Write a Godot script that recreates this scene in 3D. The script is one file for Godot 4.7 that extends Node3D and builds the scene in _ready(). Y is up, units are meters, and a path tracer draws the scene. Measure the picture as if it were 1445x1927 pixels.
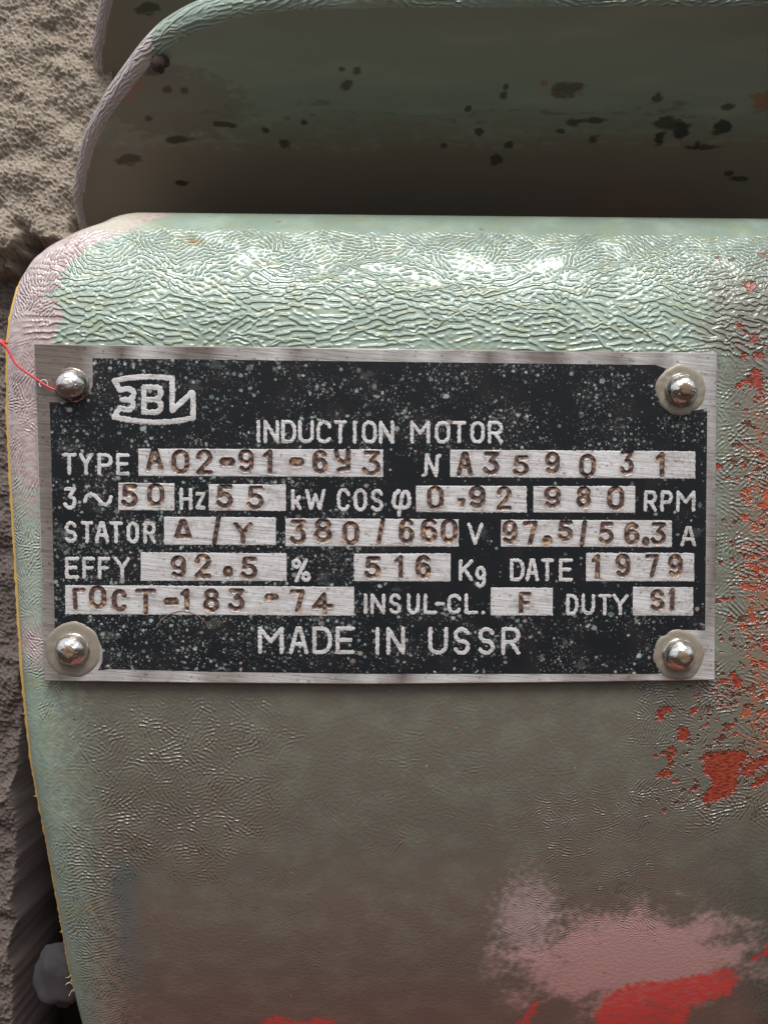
extends Node3D
# Close-up of a riveted nameplate on the painted cast housing of an old induction motor. Lengths in the builders are millimetres.

const MM := 0.001
const TEX := 0.1          # millimetres per texel of the pad's maps
const PX0 := -75.0        # left end and top of the pad's unrolled surface
const PS1 := 74.0
const PW := 1640
const PH := 1980

const GLYPHS := {
	"0": "M 0 .32 A .5 .32 .5 .32 180 360 L 1 .68 A .5 .68 .5 .32 0 180 L 0 .32",
	"O": "M 0 .32 A .5 .32 .5 .32 180 360 L 1 .68 A .5 .68 .5 .32 0 180 L 0 .32",
	"A": "M 0 1 L .4 0 L .6 0 L 1 1 M .14 .66 L .86 .66",
	"1": "M .05 .22 L .62 .02 L .62 1",
	"2": "M .02 .27 A .5 .28 .48 .28 180 385 L 0 1 L 1 1",
	"3": "M .05 0 L .95 0 L .45 .4 A .45 .7 .52 .3 -85 160",
	"4": "M .62 1 L .58 0 L 0 .68 L 1 .62",
	"5": "M .95 0 L .14 0 L .08 .44 A .45 .69 .54 .31 -130 155",
	"6": "M .9 .12 A .5 .32 .5 .32 -45 -180 L 0 .7 A .5 .7 .5 .3 180 540",
	"9": "M .1 .88 A .5 .68 .5 .32 135 0 L 1 .3 A .5 .3 .5 .3 0 -360",
	"7": "M 0 .02 L 1 0 L .5 1",
	"8": "M .5 0 A .5 .23 .43 .23 -90 270 M .5 .46 A .5 .73 .5 .27 -90 270",
	"У": "M 0 0 L .12 .42 L .5 .6 L .85 .5 M .9 0 L .92 .9 L .2 .98",
	"Y": "M 0 0 L .5 .5 L 1 0 M .5 .5 L .5 1",
	"Δ": "M 0 1 L .42 0 M .6 0 L 1 1 L 0 1",
	"Г": "M .1 1 L 0 .02 L 1 0",
	"T": "M 0 0 L 1 0 M .5 0 L .5 1",
	"C": "M .97 .24 A .5 .32 .5 .32 -30 -180 L 0 .68 A .5 .68 .5 .32 180 30",
	"F": "M 0 1 L 0 0 L 1 0 M 0 .5 L .85 .5",
	"S": "M .95 .18 A .5 .26 .47 .26 -25 -270 A .5 .75 .5 .25 -90 155",
	"/": "M 0 1 L 1 0",
	"I": "M .5 0 L .5 1",
	"N": "M 0 1 L 0 0 L 1 1 L 1 0",
	"D": "M 0 0 L .5 0 A .5 .42 .5 .42 -90 0 L 1 .58 A .5 .58 .5 .42 0 90 L 0 1 L 0 0",
	"U": "M 0 0 L 0 .68 A .5 .68 .5 .32 180 0 L 1 0",
	"M": "M 0 1 L 0 0 L .5 .55 L 1 0 L 1 1",
	"R": "M 0 1 L 0 0 L .55 0 A .55 .27 .45 .27 -90 90 L 0 .54 M .5 .54 L 1 1",
	"P": "M 0 1 L 0 0 L .55 0 A .55 .28 .45 .28 -90 90 L 0 .56",
	"E": "M 1 0 L 0 0 L 0 1 L 1 1 M 0 .48 L .85 .48",
	"H": "M 0 0 L 0 1 M 1 0 L 1 1 M 0 .5 L 1 .5",
	"z": "M 0 0 L 1 0 L 0 1 L 1 1",
	"k": "M 0 0 L 0 1 M .9 .35 L .05 .74 M .4 .58 L 1 1",
	"W": "M 0 0 L .25 1 L .5 .25 L .75 1 L 1 0",
	"φ": "M .32 0 L .1 .12 L 0 .42 A .3 .44 .3 .27 170 60 L .5 .66 M .35 1 L .52 .3 A .76 .3 .24 .28 190 360 L 1 .42 A .72 .44 .28 .27 0 120",
	"V": "M 0 0 L .5 1 L 1 0",
	"K": "M 0 0 L 0 1 M 1 0 L .05 .58 M .32 .42 L 1 1",
	"g": "M .5 0 A .5 .29 .5 .29 -90 270 M 1 .25 L 1 .74 A .5 .75 .5 .25 0 150",
	"%": "M .2 0 A .2 .17 .2 .17 -90 270 M .8 .66 A .8 .82 .2 .17 -90 270 M .18 1 L .82 0",
	"L": "M 0 0 L 0 1 L 1 1",
	"-": "M 0 .5 L 1 .5",
	"№": "M 0 1 L .16 .92 L .2 0 L .8 1 L .86 .06 L 1 0",
	"~": "M 0 .7 L .07 .25 L .2 .02 L .33 .1 L .5 .45 L .66 .88 L .8 1 L .93 .75 L 1 .3",
	".": "M .5 .3 L .5 .7",
	",": "M 0 .15 L 1 .15 L .7 1",
}

var raised_words := [
	["I", -23.35, -22.65, 17.92, 13.57, "N", -22.06, -19.15, 17.92, 13.56, "D", -18.76, -15.93, 17.92, 13.56, "U", -15.63, -12.66, 17.91, 13.56, "C", -12.21, -9.35, 17.91, 13.55, "T", -8.99, -6.51, 17.91, 13.55, "I", -5.41, -4.72, 17.91, 13.54, "O", -3.72, -0.94, 17.9, 13.54, "N", -0.54, 2.32, 17.9, 13.53],
	["M", 5.34, 9.04, 17.89, 13.61, "O", 9.93, 12.83, 17.91, 13.63, "T", 13.2, 15.84, 17.93, 13.65, "O", 16.64, 19.34, 17.94, 13.66, "R", 19.89, 22.8, 17.96, 13.68],
	["T", -59.34, -56.6, 11.59, 7.5, "Y", -56.21, -53.62, 11.59, 7.49, "P", -52.79, -49.97, 11.58, 7.49, "E", -49.36, -46.85, 11.58, 7.48],
	["№", 7.48, 11.18, 11.73, 7.34],
	["3", -59.12, -56.67, 5.23, 1.07, "~", -55.5, -50.01, 4.4, 1.62],
	["H", -37.71, -35.29, 5.15, 1.02, "z", -34.75, -32.87, 4.41, 1.13],
	["k", -16.92, -14.94, 5.06, 1.07, "W", -14.34, -10.46, 5.07, 1.08],
	["C", -8.37, -5.83, 5.24, 0.9, "O", -5.23, -2.73, 5.18, 0.84, "S", -2.03, 0.31, 5.13, 0.78, "φ", 1.87, 5.58, 5.07, -0.13],
	["R", 49.71, 52.23, 4.97, 0.93, "P", 52.87, 55.26, 4.98, 0.94, "M", 55.92, 59.59, 4.99, 0.95],
	["S", -59, -56.65, -1.08, -5.18, "T", -55.96, -53.7, -1.09, -5.2, "A", -53.45, -50.75, -1.11, -5.21, "T", -50.75, -48.24, -1.12, -5.23, "O", -47.55, -45.24, -1.14, -5.25, "R", -44.45, -42.09, -1.15, -5.26],
	["V", 16.21, 19.23, -1.26, -5.43],
	["A", 56.87, 59.88, -1.74, -5.68],
	["E", -58.98, -56.37, -7.77, -11.89, "F", -55.8, -53.38, -7.76, -11.89, "F", -52.92, -50.62, -7.76, -11.89, "Y", -49.93, -46.87, -7.76, -11.89],
	["%", -16.86, -13.24, -8.03, -12.5],
	["K", 14.65, 17.38, -8.21, -12.25, "g", 17.79, 19.81, -9.42, -13.56],
	["D", 24.35, 27.18, -8, -12.35, "A", 27.36, 29.91, -7.99, -12.35, "T", 30.22, 32.75, -7.99, -12.35, "E", 33.67, 36.36, -7.99, -12.35],
	["I", -3.31, -2.51, -14.67, -18.61, "N", -2.01, 0.8, -14.67, -18.61, "S", 1.51, 3.82, -14.67, -18.61, "U", 4.88, 7.34, -14.67, -18.62, "L", 8.05, 10.65, -14.67, -18.62, "-", 10.16, 12.08, -15.68, -17.51, "C", 12.56, 15.26, -14.67, -18.62, "L", 15.82, 18.39, -14.67, -18.63, ".", 18.97, 19.78, -17.92, -18.73],
	["D", 35.18, 37.52, -14.78, -18.83, "U", 38.1, 40.68, -14.78, -18.83, "T", 41.29, 43.84, -14.78, -18.84, "Y", 44, 47.1, -14.78, -18.84],
	["M", -23.16, -18.33, -20.91, -26.16, "A", -17.33, -13.69, -20.91, -26.18, "D", -12.93, -9.22, -20.92, -26.19, "E", -8.56, -4.94, -20.93, -26.2],
	["I", -1.08, -0.27, -21.04, -26.31, "N", 1.04, 4.56, -21.04, -26.32],
	["U", 8.95, 12.74, -21.05, -26.39, "S", 13.69, 16.93, -21.06, -26.4, "S", 18.41, 21.65, -21.07, -26.41, "R", 22.87, 26.53, -21.07, -26.42],
]
var value_fields := [
	[[Vector2(-45.26, 12.48), Vector2(0.27, 12.54), Vector2(0.3, 7.31), Vector2(-45.3, 7.35)], ["A", -43.86, -40.61, 12.6, 8.25, "0", -39.14, -35.79, 12.32, 7.67, "2", -34.61, -31.46, 12.34, 7.59, "-", -30.27, -27.31, 10.97, 9.09, "9", -26.82, -23.85, 12.47, 8.01, "1", -22.27, -19.79, 12.49, 7.73, "-", -17.32, -14.44, 11.03, 9.04, "6", -12.95, -10.07, 12.34, 7.86, "У", -8.98, -5.6, 12.65, 8.08, "3", -3.6, -0.12, 12.28, 7.5]],
	[[Vector2(12.81, 12.54), Vector2(59.4, 12.45), Vector2(59.5, 7.21), Vector2(12.85, 7.35)], ["A", 14.08, 17.19, 12.16, 7.46, "3", 19.1, 22.21, 12.18, 7.68, "5", 24.73, 27.85, 11.5, 7.5, "9", 30.77, 33.59, 12.23, 7.92, "0", 37.24, 40.47, 11.86, 7.24, "3", 45.02, 47.76, 12.59, 7.77, "1", 51.72, 54.06, 12.32, 7.39]],
	[[Vector2(-49, 6.15), Vector2(-38.58, 6.03), Vector2(-38.61, 0.92), Vector2(-49.04, 0.99)], ["5", -48.43, -45.38, 5.86, 1.4, "0", -43.71, -40.46, 6.07, 1.61]],
	[[Vector2(-32.27, 5.9), Vector2(-17.87, 5.9), Vector2(-17.87, 0.87), Vector2(-32.29, 0.93)], ["5", -30.84, -27.73, 5.81, 1.29, "5", -25.16, -21.98, 5.63, 1.05]],
	[[Vector2(6.45, 5.78), Vector2(27.39, 5.75), Vector2(27.46, 0.68), Vector2(6.48, 0.73)], ["0", 8.52, 11.73, 5.74, 1.04, ",", 14.24, 15.85, 3.56, 1.65, "9", 16.45, 19.56, 5.77, 1.46, "2", 21.63, 24.6, 5.73, 1.07]],
	[[Vector2(28.6, 5.75), Vector2(48.04, 5.82), Vector2(48.13, 0.67), Vector2(28.67, 0.73)], ["9", 30.65, 33.88, 5.71, 1.49, "8", 36.82, 39.65, 5.73, 1.51, "0", 42.7, 45.94, 5.8, 1.12]],
	[[Vector2(-40.63, -0.18), Vector2(-19.75, -0.28), Vector2(-19.75, -5.53), Vector2(-40.66, -5.51)], ["Δ", -38.73, -35.47, -0.67, -4.36, "/", -31.71, -29.93, 0.44, -5.64, "Y", -27.75, -24.08, -1.24, -5.39]],
	[[Vector2(-18.02, -0.43), Vector2(14.57, -0.56), Vector2(14.62, -5.79), Vector2(-18.02, -5.73)], ["3", -17.12, -14.04, -0.72, -5.52, "8", -12.64, -9.25, -0.41, -5.12, "0", -7.36, -4.16, -1, -5.61, "/", -0.96, 0.74, -0.29, -5.45, "6", 3.25, 6.25, -0.48, -5.3, "6", 7.46, 10.57, -0.47, -5.09, "0", 11.17, 14.39, -0.46, -5.19]],
	[[Vector2(22.53, -0.64), Vector2(55.18, -0.67), Vector2(55.28, -5.84), Vector2(22.58, -5.78)], ["9", 22.8, 25.68, -0.74, -5.32, "7", 26.64, 29.57, -0.83, -5.57, ".", 30.45, 32.34, -3.55, -5.72, "5", 33.36, 36.3, -0.72, -4.75, "/", 37.53, 38.95, -0.71, -5.86, "5", 41.18, 44.12, -1, -5.35, "6", 46.06, 49.01, -1.09, -5.44, ".", 49.44, 50.97, -3.62, -5.95, "3", 51.15, 54.16, -1.08, -5.54]],
	[[Vector2(-44.97, -6.86), Vector2(-17.76, -7.03), Vector2(-17.77, -12.35), Vector2(-45.02, -12.25)], ["9", -39.46, -36.5, -7.45, -11.85, "2", -34.96, -31.84, -7.15, -11.85, ".", -29.66, -27.81, -9.14, -12.05, "5", -26.28, -23.2, -7.74, -12.05]],
	[[Vector2(-5.15, -7.08), Vector2(13.11, -7), Vector2(13.16, -12.4), Vector2(-5.13, -12.35)], ["5", -3.14, -0.03, -7.62, -11.94, "1", 2.33, 4.69, -7.31, -11.89, "6", 6.49, 9.41, -7.37, -11.94]],
	[[Vector2(38.8, -6.87), Vector2(59.59, -6.9), Vector2(59.71, -12.39), Vector2(38.88, -12.34)], ["1", 39.85, 41.99, -7.12, -12.04, "9", 44.43, 47.34, -7.03, -11.63, "7", 50.14, 52.84, -7.11, -11.73, "9", 54.53, 57.36, -7.11, -11.63]],
	[[Vector2(-59.02, -13.05), Vector2(-5.07, -13.36), Vector2(-5.05, -18.91), Vector2(-59.08, -18.55)], ["Г", -57.72, -55.21, -13.55, -17.85, "0", -54.57, -51.41, -13.15, -17.65, "C", -50.38, -47.52, -13.85, -18.16, "T", -46.07, -42.08, -13.72, -18.66, "-", -40.79, -37.87, -15.36, -16.96, "1", -37.72, -35.44, -13.65, -17.87, "8", -33.4, -30.32, -13.72, -18.27, "3", -28.69, -25.55, -13.72, -18.08, "-", -21.92, -19.22, -14.56, -16.17, "7", -17.16, -14.33, -13.86, -18.39, "4", -13.03, -8.93, -14.46, -18.8]],
	[[Vector2(20.71, -13.5), Vector2(32.59, -13.54), Vector2(32.67, -18.92), Vector2(20.76, -18.9)], ["F", 26.11, 28.54, -14.37, -18.64]],
	[[Vector2(47.86, -13.36), Vector2(59.52, -13.46), Vector2(59.64, -18.98), Vector2(47.96, -18.93)], ["S", 51.18, 54.04, -13.87, -18.11, "1", 54.72, 56.15, -13.57, -18.11]],
]
var plate_outline := PackedVector2Array([Vector2(-64.14, 31.67), Vector2(-31.48, 31.49), Vector2(0.29, 31.25), Vector2(32.02, 31.1), Vector2(63.2, 31.03), Vector2(63.43, 11.36), Vector2(63.81, -10.93), Vector2(64.1, -31.42), Vector2(31.83, -31.78), Vector2(-1.65, -31.98), Vector2(-32.75, -31.67), Vector2(-63.11, -31.21), Vector2(-63.52, -9.97), Vector2(-63.82, 11.81)])
var enamel_outline := PackedVector2Array([Vector2(-53.48, 29.12), Vector2(-31.48, 29.02), Vector2(-1.88, 28.88), Vector2(23.03, 28.76), Vector2(46.14, 28.65), Vector2(51.39, 28.66), Vector2(53.51, 27.97), Vector2(52.55, 26.33), Vector2(52.28, 24.63), Vector2(52.62, 22.92), Vector2(53.83, 21.11), Vector2(55.54, 20.01), Vector2(57.44, 19.76), Vector2(61.29, 20.58), Vector2(61.49, 20.59), Vector2(61.68, 2.27), Vector2(61.98, -21.76), Vector2(58.28, -21.65), Vector2(57.23, -21.73), Vector2(55.47, -22.54), Vector2(53.85, -24.3), Vector2(53.16, -26.59), Vector2(53.37, -28.51), Vector2(53.96, -29.84), Vector2(53.1, -30.15), Vector2(28.75, -30.08), Vector2(-1.65, -29.99), Vector2(-31.74, -29.49), Vector2(-51.11, -28.93), Vector2(-53.09, -29.21), Vector2(-52.28, -27.56), Vector2(-52.15, -25.3), Vector2(-53.03, -23.2), Vector2(-54.75, -21.67), Vector2(-56.47, -21.27), Vector2(-61.01, -21.26), Vector2(-61.17, -3.01), Vector2(-61.28, 11.82), Vector2(-61.46, 20.95), Vector2(-56.98, 20.98), Vector2(-56.42, 20.86), Vector2(-55.06, 21.65), Vector2(-53.97, 23), Vector2(-53.53, 24.14)])
var logo_lines := [
	PackedVector2Array([Vector2(-49.35, 24.95), Vector2(-48.07, 25.32), Vector2(-46.36, 25.61), Vector2(-44.52, 25.74), Vector2(-42.67, 25.78), Vector2(-40.82, 25.68), Vector2(-38.9, 25.52), Vector2(-38.94, 19.53), Vector2(-35.28, 22.91), Vector2(-35.07, 22.76), Vector2(-35.09, 18.19), Vector2(-37.17, 17.75), Vector2(-39.6, 17.45), Vector2(-42.16, 17.33), Vector2(-45.01, 17.52), Vector2(-47.43, 17.86), Vector2(-49.63, 18.29), Vector2(-48.62, 19.97), Vector2(-47.41, 19.62), Vector2(-46.7, 19.7), Vector2(-46.2, 20.13), Vector2(-46.09, 20.63), Vector2(-46.33, 21.2), Vector2(-46.83, 21.48), Vector2(-48.1, 21.5)]),
	PackedVector2Array([Vector2(-46.83, 21.48), Vector2(-46.18, 21.98), Vector2(-45.99, 22.62), Vector2(-46.24, 23.19), Vector2(-46.81, 23.5), Vector2(-47.52, 23.54), Vector2(-48.59, 23.25), Vector2(-49.49, 25.02)]),
	PackedVector2Array([Vector2(-44.11, 23.85), Vector2(-41.83, 23.86), Vector2(-41.19, 23.58), Vector2(-40.98, 22.94), Vector2(-41.2, 22.16), Vector2(-41.92, 21.54), Vector2(-44.12, 21.52)]),
	PackedVector2Array([Vector2(-41.92, 21.54), Vector2(-41.14, 21.01), Vector2(-40.97, 20.37), Vector2(-41.22, 19.66), Vector2(-41.86, 19.22), Vector2(-44.14, 19.21), Vector2(-44.11, 23.85)]),
]
var underside_spots := [
	[-7.51, -7.53, 1.24, 1.15, 0],
	[-8.42, -4.37, 0.82, 0.67, 0],
	[-5.16, -4.59, 0.92, 0.89, 1],
	[31.01, -7.42, 0.93, 0.92, 2],
	[35.7, -8.92, 3.13, 1.63, 1],
	[23.32, -10.09, 0.84, 1.06, 0],
	[23.63, -8.11, 0.52, 0.69, 0],
	[16.73, -13.06, 0.64, 0.72, 0],
	[38, -16.37, 1.62, 0.99, 0],
	[36.16, -18.38, 1.09, 0.76, 0],
	[43.02, -20.16, 1.1, 0.9, 1],
	[42.75, -15.87, 2.8, 0.74, 0],
	[53.86, -10.68, 1.16, 1.06, 0],
	[56.86, -16.37, 2.91, 1.49, 0],
	[60.56, -18.12, 1.63, 2.52, 3],
	[56.44, -19.9, 1.2, 1.54, 3],
	[68.48, -17.37, 1.84, 1.5, 3],
	[76.13, -11.27, 3.58, 2.14, 2],
	[68.38, -12.46, 1.27, 0.84, 0],
	[-21, -21.45, 1.32, 1.17, 0],
	[-24.16, -18, 0.87, 0.76, 0],
	[-32.45, -16.74, 2.59, 0.75, 0],
	[-16.22, -16.37, 0.97, 0.75, 0],
	[76.88, -30.08, 2.06, 0.7, 0],
	[73.41, -28.83, 1.02, 0.83, 0],
	[23.82, -25.42, 1.57, 1.34, 0],
	[25.96, -21.45, 0.99, 1.17, 0],
	[12.42, -21.84, 0.88, 0.78, 0],
	[19.3, -18.38, 1.09, 0.89, 0],
	[66.08, -22.23, 3.32, 0.65, 0],
	[64.86, -21.84, 0.66, 1.04, 0],
	[-42.44, -8.69, 0.83, 0.81, 1],
	[-39.35, -8.92, 0.83, 0.7, 1],
	[-43.02, -20.16, 2.85, 0.9, 0],
	[-47.44, -15.13, 0.75, 0.61, 1],
	[-43.96, -31.34, 1.61, 0.85, 3],
	[-53.47, -25.15, 3.36, 1.34, 0],
	[-44.69, -3.04, 1.62, 2.86, 1],
]
var chip_polygons := [
	PackedVector2Array([Vector2(63.02, -47), Vector2(65.11, -46.8), Vector2(70.35, -46.6), Vector2(70.99, -48.7), Vector2(69.35, -51.5), Vector2(69.2, -54.3), Vector2(67.76, -56.5), Vector2(63.61, -57.8), Vector2(62.32, -57.6), Vector2(62.64, -55.9), Vector2(64.22, -54), Vector2(64.03, -52.5), Vector2(62.4, -51.4), Vector2(62.61, -49.4), Vector2(61.2, -48.4)]),
	PackedVector2Array([Vector2(76.65, -46.4), Vector2(72.57, -48.8), Vector2(70.14, -50.5), Vector2(70.45, -52.3), Vector2(71.73, -52.5), Vector2(73.2, -50.6), Vector2(76.8, -49)]),
	PackedVector2Array([Vector2(76.91, -50.8), Vector2(73.3, -52.3), Vector2(71.85, -54.3), Vector2(72.92, -54.5), Vector2(74.96, -53.4), Vector2(77.02, -52.6)]),
	PackedVector2Array([Vector2(52.8, -38.4), Vector2(55.58, -37.4), Vector2(55.92, -38.2), Vector2(54.18, -39.5), Vector2(53.8, -40.8), Vector2(52.66, -40.7)]),
	PackedVector2Array([Vector2(57.17, -41.9), Vector2(58.85, -42.1), Vector2(59.31, -43.4), Vector2(58.74, -44.7), Vector2(56.96, -44.6)]),
	PackedVector2Array([Vector2(55.23, -46), Vector2(56.59, -46), Vector2(56.65, -47.5), Vector2(55.97, -48.8), Vector2(55.03, -48.7)]),
	PackedVector2Array([Vector2(53.25, -51.3), Vector2(54.27, -50.5), Vector2(55.64, -50.7), Vector2(56.31, -51.6), Vector2(55.39, -52.2), Vector2(52.99, -52.4)]),
	PackedVector2Array([Vector2(59.51, -54.6), Vector2(60.54, -54.2), Vector2(61.95, -54.8), Vector2(60.82, -55.3)]),
	PackedVector2Array([Vector2(66.66, -31.1), Vector2(67.91, -31), Vector2(69.12, -33.2), Vector2(68.85, -34.8), Vector2(67.78, -34), Vector2(67.33, -32.7)]),
	PackedVector2Array([Vector2(69.94, 27.7), Vector2(71.7, 26.7), Vector2(71.94, 24.7), Vector2(71.79, 22.2), Vector2(71.07, 22.2), Vector2(70.74, 23.7), Vector2(68.47, 24.5), Vector2(66.65, 23.1), Vector2(66.23, 23.8), Vector2(67.95, 24.9), Vector2(69.46, 26.2)]),
	PackedVector2Array([Vector2(68.62, 44.4), Vector2(70.99, 44.4), Vector2(71.01, 42.7), Vector2(69.2, 42.1)]),
	PackedVector2Array([Vector2(69.15, 32.9), Vector2(70.38, 34.2), Vector2(70.79, 32.7), Vector2(69.97, 31.7), Vector2(69.15, 32.2)]),
	PackedVector2Array([Vector2(69.89, 30.4), Vector2(71.93, 30.7), Vector2(71.95, 29.2), Vector2(70.12, 29.1)]),
	PackedVector2Array([Vector2(67.54, 30.2), Vector2(68.77, 30.2), Vector2(68.89, 29.2), Vector2(67.57, 28.9)]),
	PackedVector2Array([Vector2(66.93, 35.9), Vector2(67.95, 36), Vector2(67.94, 34.9), Vector2(67.22, 34.7)]),
]
var red_sheen_polygons := [
	PackedVector2Array([Vector2(45.15, -117.4), Vector2(44.86, -110.9), Vector2(46.82, -105.1), Vector2(51.05, -102.2), Vector2(62.12, -100.6), Vector2(71.65, -97.7), Vector2(73.69, -98.7), Vector2(74.56, -102.4), Vector2(73.27, -106), Vector2(68.77, -108.1), Vector2(65.61, -110.1), Vector2(65.55, -117.9)]),
	PackedVector2Array([Vector2(80.79, -89.4), Vector2(78.81, -91.2), Vector2(77.54, -94.1), Vector2(75.96, -94.8), Vector2(76.31, -95.7), Vector2(78.83, -95.3), Vector2(81.57, -94.9)]),
	PackedVector2Array([Vector2(-27.46, -115.3), Vector2(-25.54, -111.2), Vector2(-21.57, -110.1), Vector2(-18.31, -112.3), Vector2(-13.76, -110.7), Vector2(-10.42, -111.6), Vector2(-9.38, -115.8)]),
	PackedVector2Array([Vector2(27.21, -116.8), Vector2(30.2, -109.7), Vector2(32.25, -106.4), Vector2(32.93, -108.1), Vector2(31.51, -112.4), Vector2(30.09, -116.9)]),
]


var noise := FastNoiseLite.new()
var coarse := FastNoiseLite.new()
var rng := RandomNumberGenerator.new()
var height := PackedFloat32Array()
var tops := PackedVector2Array()      # (y, z) of the pad's profile every 0.1 mm from s = -130
var paint: StandardMaterial3D
var metal: StandardMaterial3D
var chrome: StandardMaterial3D


func _ready() -> void:
	var cam := Camera3D.new()
	cam.name = "camera"
	cam.position = Vector3(0, 0, 0.21)
	cam.fov = 49.29
	cam.near = 0.01
	cam.far = 50.0
	add_child(cam)
	var sky_material := ProceduralSkyMaterial.new()
	sky_material.sky_top_color = Color(0.92, 0.95, 1.0)
	sky_material.sky_horizon_color = Color(0.62, 0.64, 0.66)
	sky_material.sky_curve = 0.35
	sky_material.ground_bottom_color = Color(0.25, 0.2, 0.18)
	sky_material.ground_horizon_color = Color(0.36, 0.32, 0.3)
	sky_material.sky_energy_multiplier = 1.0
	var sky := Sky.new()
	sky.sky_material = sky_material
	var env := Environment.new()
	env.background_mode = Environment.BG_SKY
	env.sky = sky
	env.tonemap_mode = Environment.TONE_MAPPER_LINEAR
	env.tonemap_exposure = 1.5
	env.sdfgi_enabled = true
	env.ssao_enabled = true
	env.ssil_enabled = true
	var world := WorldEnvironment.new()
	world.name = "world_environment"
	world.environment = env
	add_child(world)
	var sun := DirectionalLight3D.new()
	sun.name = "sun"
	sun.light_energy = 0.85
	sun.light_color = Color(0.985, 0.985, 0.98)
	sun.light_angular_distance = 34.0
	sun.shadow_enabled = true
	sun.rotation_degrees = Vector3(-58, 4, 0)
	add_child(sun)

	rng.seed = 71
	noise.seed = 5
	noise.noise_type = FastNoiseLite.TYPE_SIMPLEX_SMOOTH
	noise.frequency = 1.0
	noise.fractal_type = FastNoiseLite.FRACTAL_NONE
	coarse.seed = 9
	coarse.noise_type = FastNoiseLite.TYPE_SIMPLEX_SMOOTH
	coarse.frequency = 1.0
	coarse.fractal_octaves = 4
	make_profile()
	make_paint()
	make_metal()
	make_dirt_wall()
	make_motor()
	make_nameplate()
	make_thread()


# ---------------------------------------------------------------- small helpers

func part(called: String, mesh: Mesh, material: Material, parent: Node3D, label := "") -> MeshInstance3D:
	var o := MeshInstance3D.new()
	o.name = called
	o.mesh = mesh
	if material:
		o.material_override = material
	o.cast_shadow = GeometryInstance3D.SHADOW_CASTING_SETTING_ON
	if label:
		o.set_meta("label", label)
	parent.add_child(o, true)
	return o


func thing(called: String, label: String, category: String) -> Node3D:
	var o := Node3D.new()
	o.name = called
	o.set_meta("label", label)
	o.set_meta("category", category)
	add_child(o, true)
	return o


func keyed(keys: Array, at: float) -> float:
	if at <= keys[0][0]:
		return keys[0][1]
	for i in range(1, keys.size()):
		if at <= keys[i][0]:
			return lerpf(keys[i - 1][1], keys[i][1], (at - keys[i - 1][0]) / (keys[i][0] - keys[i - 1][0]))
	return keys[-1][1]


func srgb(r: float, g: float, b: float) -> Color:
	return Color(r / 255.0, g / 255.0, b / 255.0)


func streaks(w: int, h: int, stretch: int, octave_seed: int) -> Image:
	var n := FastNoiseLite.new()
	n.seed = octave_seed
	n.frequency = 0.3
	n.fractal_octaves = 3
	var im := n.get_image(w / stretch, h)
	im.resize(w, h, Image.INTERPOLATE_CUBIC)
	return im


func tube(points: PackedVector3Array, radii: PackedFloat32Array, sides := 8) -> ArrayMesh:
	var st := SurfaceTool.new()
	st.begin(Mesh.PRIMITIVE_TRIANGLES)
	var count := points.size()
	for i in count:
		var along := (points[mini(i + 1, count - 1)] - points[maxi(i - 1, 0)]).normalized()
		var side := along.cross(Vector3(0.31, 0.2, 0.93)).normalized()
		var other := along.cross(side)
		for k in sides:
			var a := TAU * k / sides
			var out := side * cos(a) + other * sin(a)
			st.set_normal(out)
			st.set_uv(Vector2(float(i) / count, float(k) / sides))
			st.add_vertex((points[i] + out * radii[i]) * MM)
	for i in count - 1:
		for k in sides:
			var a := i * sides + k
			var b := i * sides + (k + 1) % sides
			for v in [a, a + sides, b, b, a + sides, b + sides]:
				st.add_index(v)
	return st.commit()


func lathe(profile: PackedVector2Array, sides: int, wobble: float, seed_at: float) -> ArrayMesh:
	var st := SurfaceTool.new()
	st.begin(Mesh.PRIMITIVE_TRIANGLES)
	var count := profile.size()
	for i in count:
		for k in sides + 1:
			var a := TAU * k / sides
			var p := profile[i]
			var c := Vector3(cos(a), sin(a), 0)
			var r := p.x * (1.0 + wobble * noise.get_noise_3d(c.x * 1.3 + seed_at, c.y * 1.3, p.y * 0.8))
			st.set_uv(Vector2(float(k) / sides, float(i) / count))
			st.add_vertex(Vector3(c.x * r, c.y * r, p.y + wobble * 1.5 * noise.get_noise_3d(c.x * r, c.y * r, seed_at)) * MM)
	var row := sides + 1
	for i in count - 1:
		for k in sides:
			var a := i * row + k
			for v in [a, a + row, a + 1, a + 1, a + row, a + row + 1]:
				st.add_index(v)
	st.generate_normals()
	return st.commit()


func plain(color: Color, rough: float, metallic := 0.0) -> StandardMaterial3D:
	var m := StandardMaterial3D.new()
	m.albedo_color = color
	m.roughness = rough
	m.metallic = metallic
	return m


# ---------------------------------------------------------------- the pad's shape and its paint

func make_profile() -> void:
	var tilt := [[-130, -36], [-35, -5], [30, -3.3], [36, 3], [44, 20], [52, 28], [58, 40], [62, 62], [66, 88], [75, 95], [120, 95]]
	var y := 0.0
	var z := 0.0
	for i in 2451:
		var phi := deg_to_rad(keyed(tilt, -130.0 + i * 0.1))
		y += cos(phi) * 0.1
		z -= sin(phi) * 0.1
		tops.append(Vector2(y, z))
	var middle := tops[1300]
	for i in tops.size():
		tops[i] -= middle + Vector2(0, 1.2)


func left_edge(s: float) -> float:
	return keyed([[-130, -66.2], [-112, -66.5], [-86, -66.9], [-67, -67.8], [-50, -69.0], [-32, -69.6], [-4, -70.5], [16, -71.15], [32, -70.9], [37, -70.4], [41.5, -69.8], [46, -69.1], [50, -67.6], [53, -65.4], [57, -61.2], [60, -57.2], [64, -54.0], [70, -51.0]], s)


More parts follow.
